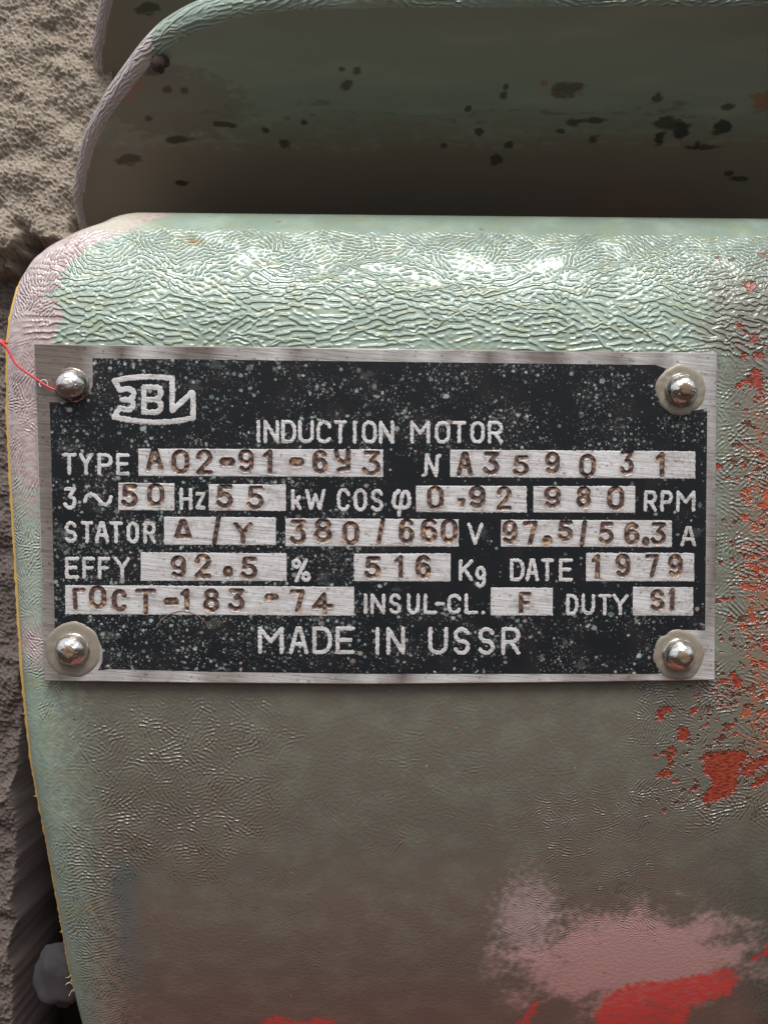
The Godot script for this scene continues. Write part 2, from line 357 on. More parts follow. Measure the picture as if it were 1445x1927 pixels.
func pad_surface(s: float, around: float, beyond := 0.0) -> Vector3:
	# around: 0 on the left side, 90 degrees on the front; beyond runs back along the side wall
	var at := tops[clampi(roundi((s + 130.0) * 10.0), 0, tops.size() - 1)]
	var next := tops[clampi(roundi((s + 130.6) * 10.0), 0, tops.size() - 1)]
	var before := tops[clampi(roundi((s + 129.4) * 10.0), 0, tops.size() - 1)]
	var along := (next - before).normalized()
	var normal := Vector3(0, -along.y, along.x)
	var radius: float = keyed([[-75, 9], [-30, 5], [120, 5]], s)
	var slope := (left_edge(s + 1.0) - left_edge(s - 1.0)) / 2.0
	var x := left_edge(s) + radius * (1.0 - cos(around)) * minf(2.0, sqrt(1.0 + slope * slope))
	var p := Vector3(x, at.x, at.y - 0.037 * x) - normal * radius * (1.0 - sin(around))
	return p + Vector3(0, 0, -beyond)


func texel(x: float, s: float) -> Vector2:
	return Vector2((x - PX0) / TEX, (PS1 - s) / TEX)


func pad_uv(x: float, s: float) -> Vector2:
	return Vector2((x - PX0) / (PW * TEX), (PS1 - s) / (PH * TEX))


func make_pad_mesh() -> ArrayMesh:
	var st := SurfaceTool.new()
	st.begin(Mesh.PRIMITIVE_TRIANGLES)
	var rows := 0
	var columns := 0
	var s := -126.0
	while s <= 104.0:
		columns = 0
		for back in [34.0, 16.0, 6.0]:
			var p := pad_surface(s, 0.0, back)
			st.set_uv(pad_uv(p.x, s))
			st.add_vertex(p * MM)
			columns += 1
		for k in 15:
			var p := pad_surface(s, k / 14.0 * PI / 2.0)
			st.set_uv(pad_uv(p.x, s))
			st.add_vertex(p * MM)
			columns += 1
		var last := pad_surface(s, PI / 2.0)
		for k in range(1, 31):
			var x := lerpf(last.x, 88.0, k / 30.0)
			st.set_uv(pad_uv(x, s))
			st.add_vertex(Vector3(x, last.y, last.z - 0.037 * (x - last.x)) * MM)
			columns += 1
		rows += 1
		s += 0.7
	for i in rows - 1:
		for k in columns - 1:
			var a := i * columns + k
			for v in [a, a + columns, a + 1, a + 1, a + columns, a + columns + 1]:
				st.add_index(v)
	st.generate_normals()
	return st.commit()


func paint_color(x: float, s: float) -> Color:
	# what the brush left: green over primer, a strip without the top coat at the left end, browner low down
	var n := coarse.get_noise_2d(x * 0.09, s * 0.12)
	var m := coarse.get_noise_2d(x * 0.5 + 90.0, s * 0.5)
	var green := srgb(138, 153, 140)
	green = green.lerp(srgb(158, 172, 156), clampf(n * 1.2, 0, 1)).lerp(srgb(134, 144, 124), clampf(-n * 1.0, 0, 1))
	green = green.lerp(srgb(150, 150, 106), clampf(coarse.get_noise_2d(x * 0.11 + 40.0, s * 0.3) * 2.0 - 0.35, 0, 0.28))
	var c := green
	# browner and darker on the lower half
	var lower_share: float = keyed([[-130, 0.95], [-60, 0.95], [-33, 0.92], [-26, 0.0]], s)
	lower_share *= smoothstep(-69.0, -50.0, x + m * 4.0 + (s + 60.0) * 0.05)
	lower_share *= clampf(0.95 + n * 0.25 + m * 0.06, 0.2, 1.0)
	c = c.lerp(srgb(96, 90, 80).lerp(srgb(80, 84, 74), smoothstep(-60.0, -100.0, s)), lower_share)
	c = c.lerp(srgb(76, 92, 90), 0.75 * smoothstep(3.5, 1.0, absf(x + 51.0 + m * 2.0)) * smoothstep(-66.0, -74.0, s + m * 3.0) * smoothstep(-110.0, -90.0, s))
	# strip without top coat
	var strip: float = left_edge(s) + keyed([[-40, 5.5], [-28, 7.0], [24, 7.0], [33, 10.0], [37, 10.5], [40, 8.0], [50, 10.5], [56, 14.0]], s)
	var bare := smoothstep(0.5, -0.5, x - strip - m * 2.2) * smoothstep(-30.0, -27.0, s + m * 4.0)
	bare *= 1.0 - 0.8 * smoothstep(8.0, -2.0, s + m * 8.0) * smoothstep(-26.0, -18.0, s)
	c = c.lerp(srgb(182, 164, 160).lerp(srgb(160, 130, 132), clampf(0.4 + m, 0, 1)), bare * 0.9)
	c = c.lerp(srgb(176, 170, 150), smoothstep(53.0, 57.0, s) * smoothstep(-42.0, -50.0, x + m * 3.0) * 0.8)
	# worn flaky end at the right
	var worn := smoothstep(55.0, 68.0, x + n * 5.0 + m * 3.0) * smoothstep(-66.0, -56.0, s) * smoothstep(54.0, 40.0, s)
	c = c.lerp(srgb(104, 100, 88), worn * 0.85)
	worn = smoothstep(68.0, 76.0, x + m * 7.0) * smoothstep(-60.0, -45.0, s) * smoothstep(30.0, 14.0, s)
	c = c.lerp(srgb(150, 88, 64), clampf(worn * (0.3 + 1.5 * m), 0, 0.8))
	# pink and whitish sheen painted into the colour low at the right
	var d := Vector2((x - 52.0) / 27.0, (s + 96.0) / 15.0).length() + m * 0.22 + n * 0.4
	c = c.lerp(srgb(196, 158, 154), 0.75 * smoothstep(1.15, 0.6, d))
	c = c.lerp(srgb(190, 168, 168), 0.6 * smoothstep(1.2, 0.3, Vector2((x - 29.0) / 7.5, (s + 84.0) / 12.0).length() + m * 0.45))
	# rust specks
	c = c.lerp(srgb(150, 96, 40), 0.8 * smoothstep(0.9, 0.2, Vector2((x + 35.8) / 1.7, (s - 52.7) / 1.0).length() + m * 0.9))
	var rust := noise.get_noise_2d(x * 0.35, s * 0.35)
	c = c.lerp(srgb(136, 92, 52), 0.6 * smoothstep(0.86, 0.98, rust))
	return c


func make_kernels(wave: float, long: float, short: float) -> Array:
	var bank := []
	for k in 24:
		var a := PI * k / 24.0
		var reach := int(ceil(maxf(long, short) * 2.1))
		var size := reach * 2 + 1
		var values := PackedFloat32Array()
		values.resize(size * size)
		for j in size:
			for i in size:
				var p := Vector2(i - reach, j - reach).rotated(-a)
				values[j * size + i] = exp(-0.5 * (p.x * p.x / (long * long) + p.y * p.y / (short * short))) * cos(TAU * p.y / wave)
		bank.append([reach, values])
	return bank


func stamp(kernel: Array, x: int, y: int, amount: float) -> void:
	var reach: int = kernel[0]
	var values: PackedFloat32Array = kernel[1]
	var size := reach * 2 + 1
	for j in range(maxi(0, reach - y), mini(size, PH - y + reach)):
		var at := (y - reach + j) * PW + x - reach
		var from := j * size
		for i in range(maxi(0, reach - x), mini(size, PW - x + reach)):
			height[at + i] += values[from + i] * amount


func wrinkle(kernels: Array, count: int, x0: float, x1: float, s0: float, s1: float, turn: float, spread: float, amount: float, edge: float, patchy := 1.9) -> void:
	for k in count:
		var x := rng.randf_range(x0, x1)
		var s := rng.randf_range(s0, s1)
		var fade := clampf(minf(minf(x - x0, x1 - x) / edge, minf(s - s0, s1 - s) / (edge * 0.5)), 0.0, 1.0)
		var patch := clampf(0.8 + patchy * coarse.get_noise_2d(x * 0.07 + 200.0, s * 0.12), 0.1, 1.4)
		var a := deg_to_rad(turn) + coarse.get_noise_2d(x * 0.1 + 300.0, s * 0.14) * deg_to_rad(spread) * 2.2 + rng.randfn(0.0, 0.16)
		var t := texel(x, s)
		stamp(kernels[posmod(roundi(-a / PI * 24.0), 24)], int(t.x), int(t.y), amount * fade * patch * (1.0 if rng.randf() < 0.5 else -1.0))


func sheen_patch(color: Image, polygon: PackedVector2Array, tone: Color) -> void:
	# red sheen painted into the colour: a soft edge about 1.5 mm wide, no step
	var box := Rect2(polygon[0], Vector2.ZERO)
	for p in polygon:
		box = box.expand(p)
	var middle := box.get_center()
	box = box.grow(2.0)
	var a := texel(box.position.x, box.end.y)
	var b := texel(box.end.x, box.position.y)
	var ring := polygon.duplicate()
	ring.append(polygon[0])
	for j in range(maxi(0, int(a.y)), mini(PH, int(b.y))):
		for i in range(maxi(0, int(a.x)), mini(PW, int(b.x))):
			var p := Vector2(PX0 + i * TEX, PS1 - j * TEX)
			var q := p + Vector2(noise.get_noise_2d(p.x * 0.5, p.y * 0.5), noise.get_noise_2d(p.x * 0.5 + 60.0, p.y * 0.5)) * 0.8
			var d := 9.0
			for k in polygon.size():
				d = minf(d, q.distance_to(Geometry2D.get_closest_point_to_segment(q, ring[k], ring[k + 1])))
			if not Geometry2D.is_point_in_polygon(q, polygon):
				d = -d
			var share := smoothstep(-0.5, 0.9, d) * clampf(0.85 + 0.3 * noise.get_noise_2d(p.x * 0.2, p.y * 0.4), 0.0, 0.95)
			if share > 0.0:
				color.set_pixel(i, j, color.get_pixel(i, j).lerp(tone, share))


func chip(color: Image, polygon: PackedVector2Array, deep: float, tone: Color, ragged: float) -> void:
	# a flake of paint gone: the primer shows at the bottom of a shallow hole
	var box := Rect2(polygon[0], Vector2.ZERO)
	for p in polygon:
		box = box.expand(p)
	var lip := PackedVector2Array()
	for p in polygon:
		lip.append(p + (p - box.get_center()).normalized() * 0.22)
	box = box.grow(0.6)
	var a := texel(box.position.x, box.end.y)
	var b := texel(box.end.x, box.position.y)
	for j in range(maxi(0, int(a.y)), mini(PH, int(b.y))):
		for i in range(maxi(0, int(a.x)), mini(PW, int(b.x))):
			var p := Vector2(PX0 + i * TEX, PS1 - j * TEX)
			var q := p + Vector2(noise.get_noise_2d(p.x * 1.2, p.y * 1.2), noise.get_noise_2d(p.x * 1.2 + 60.0, p.y * 1.2)) * ragged + Vector2(noise.get_noise_2d(p.x * 4.0, p.y * 4.0), noise.get_noise_2d(p.x * 4.0 + 60.0, p.y * 4.0)) * ragged * 0.4
			if deep > 0.2 and not Geometry2D.is_point_in_polygon(q, polygon) and Geometry2D.is_point_in_polygon(q, lip):
				height[j * PW + i] += 0.16
			if Geometry2D.is_point_in_polygon(q, polygon):
				var n := noise.get_noise_2d(p.x * 0.7, p.y * 2.2)
				color.set_pixel(i, j, tone.lerp(srgb(168, 88, 54), clampf(n * 0.5 + 0.15, 0, 0.5)).darkened(clampf(-n * 0.3, 0, 0.3)))
				height[j * PW + i] = 0.3 - deep + n * 0.03 if deep >= 0.0 else 0.28 + n * 0.03


func blot(x: float, s: float, rx: float, ry: float) -> PackedVector2Array:
	var points := PackedVector2Array()
	var turn := rng.randf_range(-0.5, 0.5)
	for k in 9:
		var a := TAU * k / 9.0
		points.append(Vector2(x, s) + (Vector2(cos(a) * rx, sin(a) * ry) * rng.randf_range(0.6, 1.25)).rotated(turn))
	return points


func make_paint() -> void:
	height.resize(PW * PH)
	var long := make_kernels(13.0, 42.0, 8.0)
	var broad := make_kernels(10.5, 21.0, 6.5)
	var middling := make_kernels(7.8, 16.0, 6.5)
	var fine := make_kernels(6.0, 10.0, 5.0)
	wrinkle(long, 800, -66.0, 88.0, 30.0, 47.0, 0.0, 34.0, 0.75, 3.0)
	wrinkle(broad, 1000, -66.0, 88.0, 31.0, 50.0, 0.0, 48.0, 0.5, 3.0)
	wrinkle(middling, 2400, -62.0, 88.0, 42.0, 55.5, 0.0, 62.0, 0.5, 2.5)
	wrinkle(fine, 800, -72.0, -60.0, 36.0, 50.0, 75.0, 60.0, 0.5, 2.0)
	wrinkle(fine, 900, -72.0, -60.0, -40.0, 34.0, 85.0, 90.0, 0.3, 1.5)
	wrinkle(middling, 2600, -66.0, -14.0, -78.0, -33.0, 0.0, 85.0, 0.26, 16.0, 0.7)
	wrinkle(middling, 700, -67.0, -50.0, -114.0, -60.0, 20.0, 80.0, 0.34, 4.0, 0.8)
	wrinkle(fine, 3600, 18.0, 68.0, -94.0, -50.0, 0.0, 60.0, 0.22, 16.0, 0.8)
	wrinkle(middling, 1500, -40.0, 40.0, -100.0, -32.0, 0.0, 60.0, 0.09, 10.0)
	wrinkle(middling, 1300, 60.0, 88.0, -66.0, 40.0, 0.0, 80.0, 0.42, 4.0)
	wrinkle(fine, 500, 46.0, 70.0, -60.0, -32.0, 0.0, 80.0, 0.34, 4.0)
	# long creases where the skin of the paint has folded
	for k in 46:
		var at := Vector2(rng.randf_range(-62.0, 80.0), rng.randf_range(31.5, 46.0))
		var heading := rng.randf_range(-0.25, 0.25)
		var strong := rng.randf_range(0.8, 1.7)
		var steps := rng.randi_range(80, 300)
		for i in steps:
			var fade := sin(PI * (i + 0.5) / steps)
			var way := heading + 1.1 * noise.get_noise_2d(at.x * 0.45, k * 13.0)
			at += Vector2(cos(way), sin(way)) * TEX
			var c := texel(at.x, at.y)
			for q in range(-5, 6):
				var x := int(c.x)
				var y := int(c.y) + q
				if x >= 0 and x < PW and y >= 0 and y < PH:
					var d := (q - (c.y - int(c.y))) / 1.9
					height[y * PW + x] = maxf(height[y * PW + x] * (1.0 - 0.5 * exp(-d * d * 0.25)), strong * fade * exp(-0.5 * d * d))
	var peel := FastNoiseLite.new()
	peel.seed = 31
	peel.frequency = 0.09
	peel.fractal_octaves = 3
	var bumps := peel.get_image(PW, PH, false, false, false).get_data()
	for i in height.size():
		var v := height[i]
		height[i] = (0.75 * smoothstep(0.0, 1.0, v) + 0.25 * clampf(v, -0.6, 1.0)) + 0.25 + (bumps[i] - 128) * 0.0011
	# colour: broad tones first, then the flakes
	var step := 5
	var tones := Image.create(PW / step, PH / step, false, Image.FORMAT_RGB8)
	for j in tones.get_height():
		for i in tones.get_width():
			tones.set_pixel(i, j, paint_color(PX0 + (i + 0.5) * step * TEX, PS1 - (j + 0.5) * step * TEX))
	tones.resize(PW, PH, Image.INTERPOLATE_CUBIC)
	var red := srgb(138, 56, 42)
	for p in red_sheen_polygons:
		sheen_patch(tones, p, srgb(192, 64, 58))
	for p in chip_polygons:
		chip(tones, p, 1.1, red, 0.45)
	for k in 1300:
		var s := rng.randf_range(-62.0, 52.0)
		var x := 60.0 + 24.0 * sqrt(rng.randf())
		if s > 30.0:
			x += 4.0
		if s < -32.0:
			x = 48.0 + 36.0 * sqrt(rng.randf())
			if rng.randf() > smoothstep(-66.0, -45.0, s):
				continue
		if s > 12.0 and rng.randf() < 0.55:
			continue
		if s > -31.0 and s < 31.0 and x < 63.5:
			continue
		var r := rng.randf_range(0.2, 0.55)
		if rng.randf() < 0.12:
			r *= 1.8
		var tone := red if rng.randf() < 0.5 else srgb(84, 62, 50)
		if s < -32.0 and x < 62.0 and rng.randf() < 0.7:
			tone = srgb(84, 62, 52)
		chip(tones, blot(x, s, r * rng.randf_range(1.0, 1.5), r * 0.75), rng.randf_range(0.5, 1.1), tone, 0.3)
	for k in 160:
		var s := rng.randf_range(-40.0, 16.0)
		chip(tones, blot(rng.randf_range(69.0, 86.0), s, rng.randf_range(0.4, 1.6), rng.randf_range(0.3, 0.8)), rng.randf_range(0.3, 0.7), srgb(160, 76, 52), 0.6)
	for k in 70:
		var tone := srgb(52, 48, 40) if rng.randf() < 0.6 else srgb(190, 190, 180)
		chip(tones, blot(rng.randf_range(-60.0, 60.0), rng.randf_range(-105.0, 58.0), 0.16, 0.14), 0.0, tone, 0.1)
	paint = StandardMaterial3D.new()
	paint.albedo_texture = ImageTexture.create_from_image(tones)
	paint.roughness = 0.22
	paint.metallic_specular = 0.62
	paint.heightmap_enabled = true
	paint.heightmap_scale = 0.026
	paint.heightmap_texture = ImageTexture.create_from_image(Image.create_from_data(PW, PH, false, Image.FORMAT_RF, height.to_byte_array()))


func make_underside() -> StandardMaterial3D:
	# the smooth shaded paint under the fin, with its grime and drips; 0.2 mm per texel, x -72 to 92, z -62 to 20
	var im := Image.create(820, 410, false, Image.FORMAT_RGB8)
	for j in 410:
		for i in 820:
			var x := -72.0 + i * 0.2
			var z := 20.0 - j * 0.2
			var n := coarse.get_noise_2d(x * 0.03 + 7.0, z * 0.13)
			var m := coarse.get_noise_2d(x * 0.25, z * 0.4 + 50.0)
			var c := srgb(138, 144, 130).lerp(srgb(156, 158, 142), clampf(n, 0, 1))
			c = c.lerp(srgb(134, 120, 106), smoothstep(-12.0, -24.0, z + m * 5.0 + n * 4.0) * 0.8)
			c = c.lerp(srgb(112, 98, 80), smoothstep(10.0, 14.0, z + m * 5.0) * 0.6)
			c = c.lerp(srgb(176, 160, 134), 0.4 * smoothstep(0.5, 0.1, absf(z + 21.5 + n * 2.5)) * smoothstep(-0.1, 0.3, m + 0.1))
			c = c.lerp(srgb(84, 82, 70), 0.35 * smoothstep(1.2, 0.2, absf(z + 14.0 + n * 5.0)) * smoothstep(-0.1, 0.4, m))
			var patch := Vector2((x + 42.0) / 15.0, (z + 12.0) / 9.0).length() + m * 0.35
			c = c.lerp(srgb(122, 108, 96), smoothstep(1.0, 0.8, patch) * 0.5)
			patch = Vector2((x + 53.0) / 6.5, (z + 5.0) / 7.0).length() + m * 0.35
			c = c.lerp(srgb(166, 112, 98), smoothstep(1.1, 0.7, patch) * 0.8)
			for spot in underside_spots:
				var dx: float = (x - spot[0]) / spot[2]
				if absf(dx) < 1.8:
					var dz: float = (z - spot[1]) / (spot[3] * 1.0)
					if absf(dz) < 1.8:
						var d := smoothstep(1.2, 0.6, Vector2(dx, dz).length() + m * 0.7)
						c = c.lerp([srgb(46, 46, 38), srgb(70, 46, 40), srgb(158, 88, 58), srgb(22, 22, 20)][spot[4]], d * 0.62)
			im.set_pixel(i, j, c)
	im.resize(1640, 820, Image.INTERPOLATE_CUBIC)
	var m := StandardMaterial3D.new()
	m.albedo_texture = ImageTexture.create_from_image(im)
	m.roughness = 0.42
	m.metallic_specular = 0.4
	return m


# ---------------------------------------------------------------- the motor

func make_fin_mesh(underside: Material) -> ArrayMesh:
	var curve := Curve3D.new()
	var plan := [[-69.0, -80.0], [-67.2, -41.7], [-64.6, -32.1], [-61.6, -25.1], [-58.9, -20.2], [-54.1, -13.7], [-48.8, -7.8], [-43.5, -2.4], [-38.8, 1.2], [-31.4, 4.5], [-21.5, 6.8], [-2.2, 7.7], [26.7, 7.9], [69.5, 8.1], [92.0, 8.1]]
	var spine := PackedVector2Array()
	for i in plan.size() - 1:
		var p0 := Vector2(plan[maxi(i - 1, 0)][0], plan[maxi(i - 1, 0)][1])
		var p1 := Vector2(plan[i][0], plan[i][1])
		var p2 := Vector2(plan[i + 1][0], plan[i + 1][1])
		var p3 := Vector2(plan[mini(i + 2, plan.size() - 1)][0], plan[mini(i + 2, plan.size() - 1)][1])
		var pieces := clampi(int(p1.distance_to(p2) / 1.2), 3, 24)
		for k in pieces:
			spine.append(p1.cubic_interpolate(p2, p0, p3, float(k) / pieces))
	spine.append(Vector2(plan[-1][0], plan[-1][1]))
	var up := Vector3(0, 0.888, -0.461)
	var radius := 3.1
	var rim := SurfaceTool.new()
	rim.begin(Mesh.PRIMITIVE_TRIANGLES)
	var under := SurfaceTool.new()
	under.begin(Mesh.PRIMITIVE_TRIANGLES)
	var run := 0.0
	var old := SurfaceTool.new()
	old.begin(Mesh.PRIMITIVE_TRIANGLES)
	var sides := 13
	var deep := 10
	for i in spine.size():
		var p := spine[i]
		if i > 0:
			run += p.distance_to(spine[i - 1])
		var t := (spine[mini(i + 1, spine.size() - 1)] - spine[maxi(i - 1, 0)]).normalized()
		var edge := Vector3(p.x, 91.5 + 0.519 * (p.y - 8.0), p.y)
		var outward := Vector3(-t.y, 0.519 * t.x, t.x).normalized()
		var thick := radius * (0.8 + 0.2 * smoothstep(-66.0, -30.0, p.x))
		for k in sides:
			var a := PI * k / (sides - 1)
			var q := edge + up * thick * (1.0 - cos(a)) + outward * thick * sin(a)
			for half in [rim, old]:
				half.set_uv(pad_uv(-60.0 + run * 0.6, 50.0 - a * radius))
				half.add_vertex(q * MM)
		var root := Vector2(lerpf(-68.0, 92.0, clampf(run / 168.0, 0, 1)), -81.0)
		for k in deep:
			var q := p.lerp(root, float(k) / (deep - 1))
			under.set_uv(Vector2((q.x + 72.0) / 164.0, minf((20.0 - q.y) / 82.0, 0.995)))
			under.add_vertex(Vector3(q.x, 91.5 + 0.519 * (q.y - 8.0) + 0.15 * sin(PI * k / (deep - 1)), q.y) * MM)
	for i in spine.size() - 1:
		for k in sides - 1:
			var a := i * sides + k
			for v in [a, a + 1, a + sides, a + 1, a + sides + 1, a + sides]:
				(old if spine[i].x < -44.0 + k * 0.4 else rim).add_index(v)
		for k in deep - 1:
			var a := i * deep + k
			for v in [a, a + deep, a + 1, a + 1, a + deep, a + deep + 1]:
				under.add_index(v)
	# the upper face closes the plate
	var first := spine.size() * sides
	for i in spine.size():
		var p := spine[i]
		var root := Vector2(lerpf(-68.0, 92.0, i / (spine.size() - 1.0)), -81.0)
		for q in [p, root]:
			rim.set_uv(pad_uv(q.x, 50.0 + q.y * 0.05))
			rim.add_vertex((Vector3(q.x, 91.5 + 0.519 * (q.y - 8.0), q.y) + up * radius * (1.999 if q == p else 2.0)) * MM)
	for i in spine.size() - 1:
		var a := first + i * 2
		for v in [a, a + 1, a + 2, a + 2, a + 1, a + 3]:
			rim.add_index(v)
	rim.generate_normals()
	under.generate_normals()
	rim.set_material(paint)
	under.set_material(underside)
	var mesh := rim.commit()
	var lilac: StandardMaterial3D = paint.duplicate()
	lilac.albedo_texture = null
	lilac.albedo_color = srgb(176, 162, 158)
	old.generate_normals()
	old.set_material(lilac)
	old.commit(mesh)
	under.commit(mesh)
	return mesh


func make_motor() -> void:
	var motor := thing("electric_motor", "green painted cast iron motor housing with wrinkled flaking paint behind the black nameplate", "electric motor")
	part("nameplate_pad", make_pad_mesh(), paint, motor, "rounded pale green pad with wrinkled paint and red primer showing through")
	var underside := make_underside()
	var fin := make_fin_mesh(underside)
	part("cooling_fin", fin, null, motor, "fin with wrinkled lit rim and dark shaded underside")
	var upper := part("cooling_fin", fin, null, motor, "upper fin mostly outside the picture")
	upper.position = Vector3(2.5, 35.0, -7.0) * MM
	# the barrel the fins grow from
	var st := SurfaceTool.new()
	st.begin(Mesh.PRIMITIVE_TRIANGLES)
	var rows := 40
	var across := [[-70.0, 40.0], [-70.0, 3.0], [-69.6, 1.2], [-68.5, 0.3], [-67.0, 0.0], [0.0, 0.0], [92.0, 0.0]]
	for i in rows:
		var y := lerpf(40.0, 170.0, i / (rows - 1.0))
		for c in across:
			st.set_uv(pad_uv(clampf(c[0], -74.0, 80.0), lerpf(-20.0, 30.0, i / (rows - 1.0))))
			st.add_vertex(Vector3(c[0], y, -50.0 - (y - 40.0) * 0.25 - c[1]) * MM)
	var wide := across.size()
	for i in rows - 1:
		for k in wide - 1:
			var a := i * wide + k
			for v in [a, a + wide, a + 1, a + 1, a + wide, a + wide + 1]:
				st.add_index(v)
	st.generate_normals()
	part("barrel", st.commit(), underside, motor)
	# yellowed edge strip along the left end
	var points := PackedVector3Array()
	var radii := PackedFloat32Array()
	var s := 50.0
	while s > -112.0:
		var p := pad_surface(s, deg_to_rad(6))
		var j := noise.get_noise_1d(s * 0.8)
		points.append(p + Vector3(-0.3 + 0.12 * j, 0, -0.4))
		radii.append(0.4 + 0.1 * noise.get_noise_1d(s * 0.5 + 80.0))
		s -= 0.8
	var yellow := plain(srgb(196, 158, 84), 0.7)
	var strip := part("edge_strip", tube(points, radii, 7), yellow, motor, "yellowed strip along the left edge")
	for k in 9:
		var at: float = [-90.0, -93.0, -106.5, -108.0, -109.5, -111.0, -112.0, -40.0, -58.0][k]
		var p := pad_surface(at, deg_to_rad(6)) + Vector3(-0.3, 0, -0.2)
		var frayed := PackedVector3Array()
		var thin := PackedFloat32Array()
		var way := Vector3(-rng.randf_range(0.5, 1.0), -rng.randf_range(-0.2, 0.8), rng.randf_range(-0.1, 0.5)).normalized()
		var length := rng.randf_range(1.2, 2.6) if k in [2, 3, 4, 5] else rng.randf_range(0.5, 1.0)
		for i in 6:
			frayed.append(p + way * length * i / 5.0 + Vector3(0, sin(i * 1.1 + k) * 0.2, 0))
			thin.append(0.1 - i * 0.012)
		part("frayed_fibre", tube(frayed, thin, 5), plain(srgb(208, 186, 130), 0.8), strip)
	# a lug behind the lower left edge
	var lug := SurfaceTool.new()
	lug.begin(Mesh.PRIMITIVE_TRIANGLES)
	for i in 25:
		for k in 33:
			var v := PI * i / 24.0
			var u := TAU * k / 32.0
			var q := Vector3(sin(v) * cos(u), cos(v), sin(v) * sin(u))
			var w := 1.0 + 0.16 * noise.get_noise_3dv(q * 1.3) + 0.05 * noise.get_noise_3dv(q * 5.0)
			lug.set_uv(Vector2(k / 32.0, i / 24.0))
			lug.add_vertex(Vector3(q.x * 6.0 * w, signf(q.y) * pow(absf(q.y), 0.7) * 6.6 * w, q.z * 6.0 * w) * MM)
	for i in 24:
		for k in 32:
			var a := i * 33 + k
			for v in [a, a + 1, a + 33, a + 1, a + 34, a + 33]:
				lug.add_index(v)
	lug.generate_normals()
	var grey := plain(srgb(50, 46, 48), 0.9)
	part("lug", lug.commit(), grey, motor, "rounded grey lug behind the lower left edge").position = Vector3(-76.0, -109.0, -53.0) * MM
	var clump := SphereMesh.new()
	clump.radius = 1.0 * MM
	clump.height = 2.0 * MM
	clump.radial_segments = 20
	clump.rings = 12
	var lumpy := SurfaceTool.new()
	lumpy.create_from(clump, 0)
	var arrays := lumpy.commit_to_arrays()
	var shaped := PackedVector3Array()
	for v in arrays[Mesh.ARRAY_VERTEX]:
		var q: Vector3 = v / MM
		shaped.append(v * (1.0 + 0.45 * noise.get_noise_3dv(q * 1.1) + 0.2 * noise.get_noise_3dv(q * 3.0)) * Vector3(1.5, 1.9, 1.2))
	arrays[Mesh.ARRAY_VERTEX] = shaped
	var dirt := ArrayMesh.new()
	dirt.add_surface_from_arrays(Mesh.PRIMITIVE_TRIANGLES, arrays)
	part("dirt_clump", dirt, plain(srgb(70, 56, 50), 0.9), motor, "dark clump of dirt under the rim of the fin").position = Vector3(-42.6, 85.6, -2.2) * MM
	# unseen red block, added below for red bounce and rivet reflections
	var red_block := BoxMesh.new()
	red_block.size = Vector3(164, 14, 90) * MM
	var red_block_paint := plain(srgb(128, 48, 38), 0.5)
	part("added_red_block", red_block, red_block_paint, motor, "unseen red block added below the pad for red bounce").position = Vector3(8, -142, -6) * MM


func make_dirt_wall() -> void:
	var st := SurfaceTool.new()
	st.begin(Mesh.PRIMITIVE_TRIANGLES)
	var grain := FastNoiseLite.new()
	grain.seed = 17
	grain.frequency = 0.85
	grain.fractal_octaves = 4
	grain.fractal_gain = 0.6
	var lumps := FastNoiseLite.new()
	lumps.seed = 23
	lumps.frequency = 0.07
	lumps.fractal_octaves = 3
	var step := 0.23
	var columns := 190
	var rows := 1170
	for j in rows:
		for i in columns:
			var x := -106.0 + i * step
			var y := -145.0 + j * step
			var g := grain.get_noise_2d(x, y)
			var l := lumps.get_noise_2d(x, y)
			var upper := smoothstep(54.0, 66.0, y + l * 10.0)
			var z := lerpf(-58.0, -47.0, upper)
			z -= 10.0 * smoothstep(-88.0, -100.0, x) * upper
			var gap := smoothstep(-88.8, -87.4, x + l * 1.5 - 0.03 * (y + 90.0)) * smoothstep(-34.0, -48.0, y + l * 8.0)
			z += (l * 2.6 + (g + 0.7 * absf(g)) * 0.62) * (1.0 - 0.85 * gap)
			z -= 42.0 * gap
			var upper_tone := srgb(150, 138, 124)
			var lower_tone := srgb(98, 88, 84)
			var c := lower_tone.lerp(upper_tone, clampf(upper + 0.35 * smoothstep(-20.0, 40.0, y) + l * 0.3, 0, 1)).lerp(srgb(70, 56, 50), clampf(-g * 1.3 - 0.1, 0, 0.8))  # wall colour goes greyer and darker towards the bottom
			c = c.lerp(srgb(24, 20, 18), gap)  # shade of the deep gap painted in as near-black
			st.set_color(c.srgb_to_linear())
			st.set_uv(Vector2(x, y) / 40.0)
			st.add_vertex(Vector3(x, y, z) * MM)
	for j in rows - 1:
		for i in columns - 1:
			var a := j * columns + i
			for v in [a, a + columns, a + 1, a + 1, a + columns, a + columns + 1]:
				st.add_index(v)
	st.generate_normals()
	var m := StandardMaterial3D.new()
	m.vertex_color_use_as_albedo = true
	m.roughness = 0.95
	m.metallic_specular = 0.2
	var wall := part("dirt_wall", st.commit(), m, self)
	wall.set_meta("label", "rough sandy dirt covered wall behind the motor's left end")
	wall.set_meta("category", "wall")


# ---------------------------------------------------------------- the nameplate

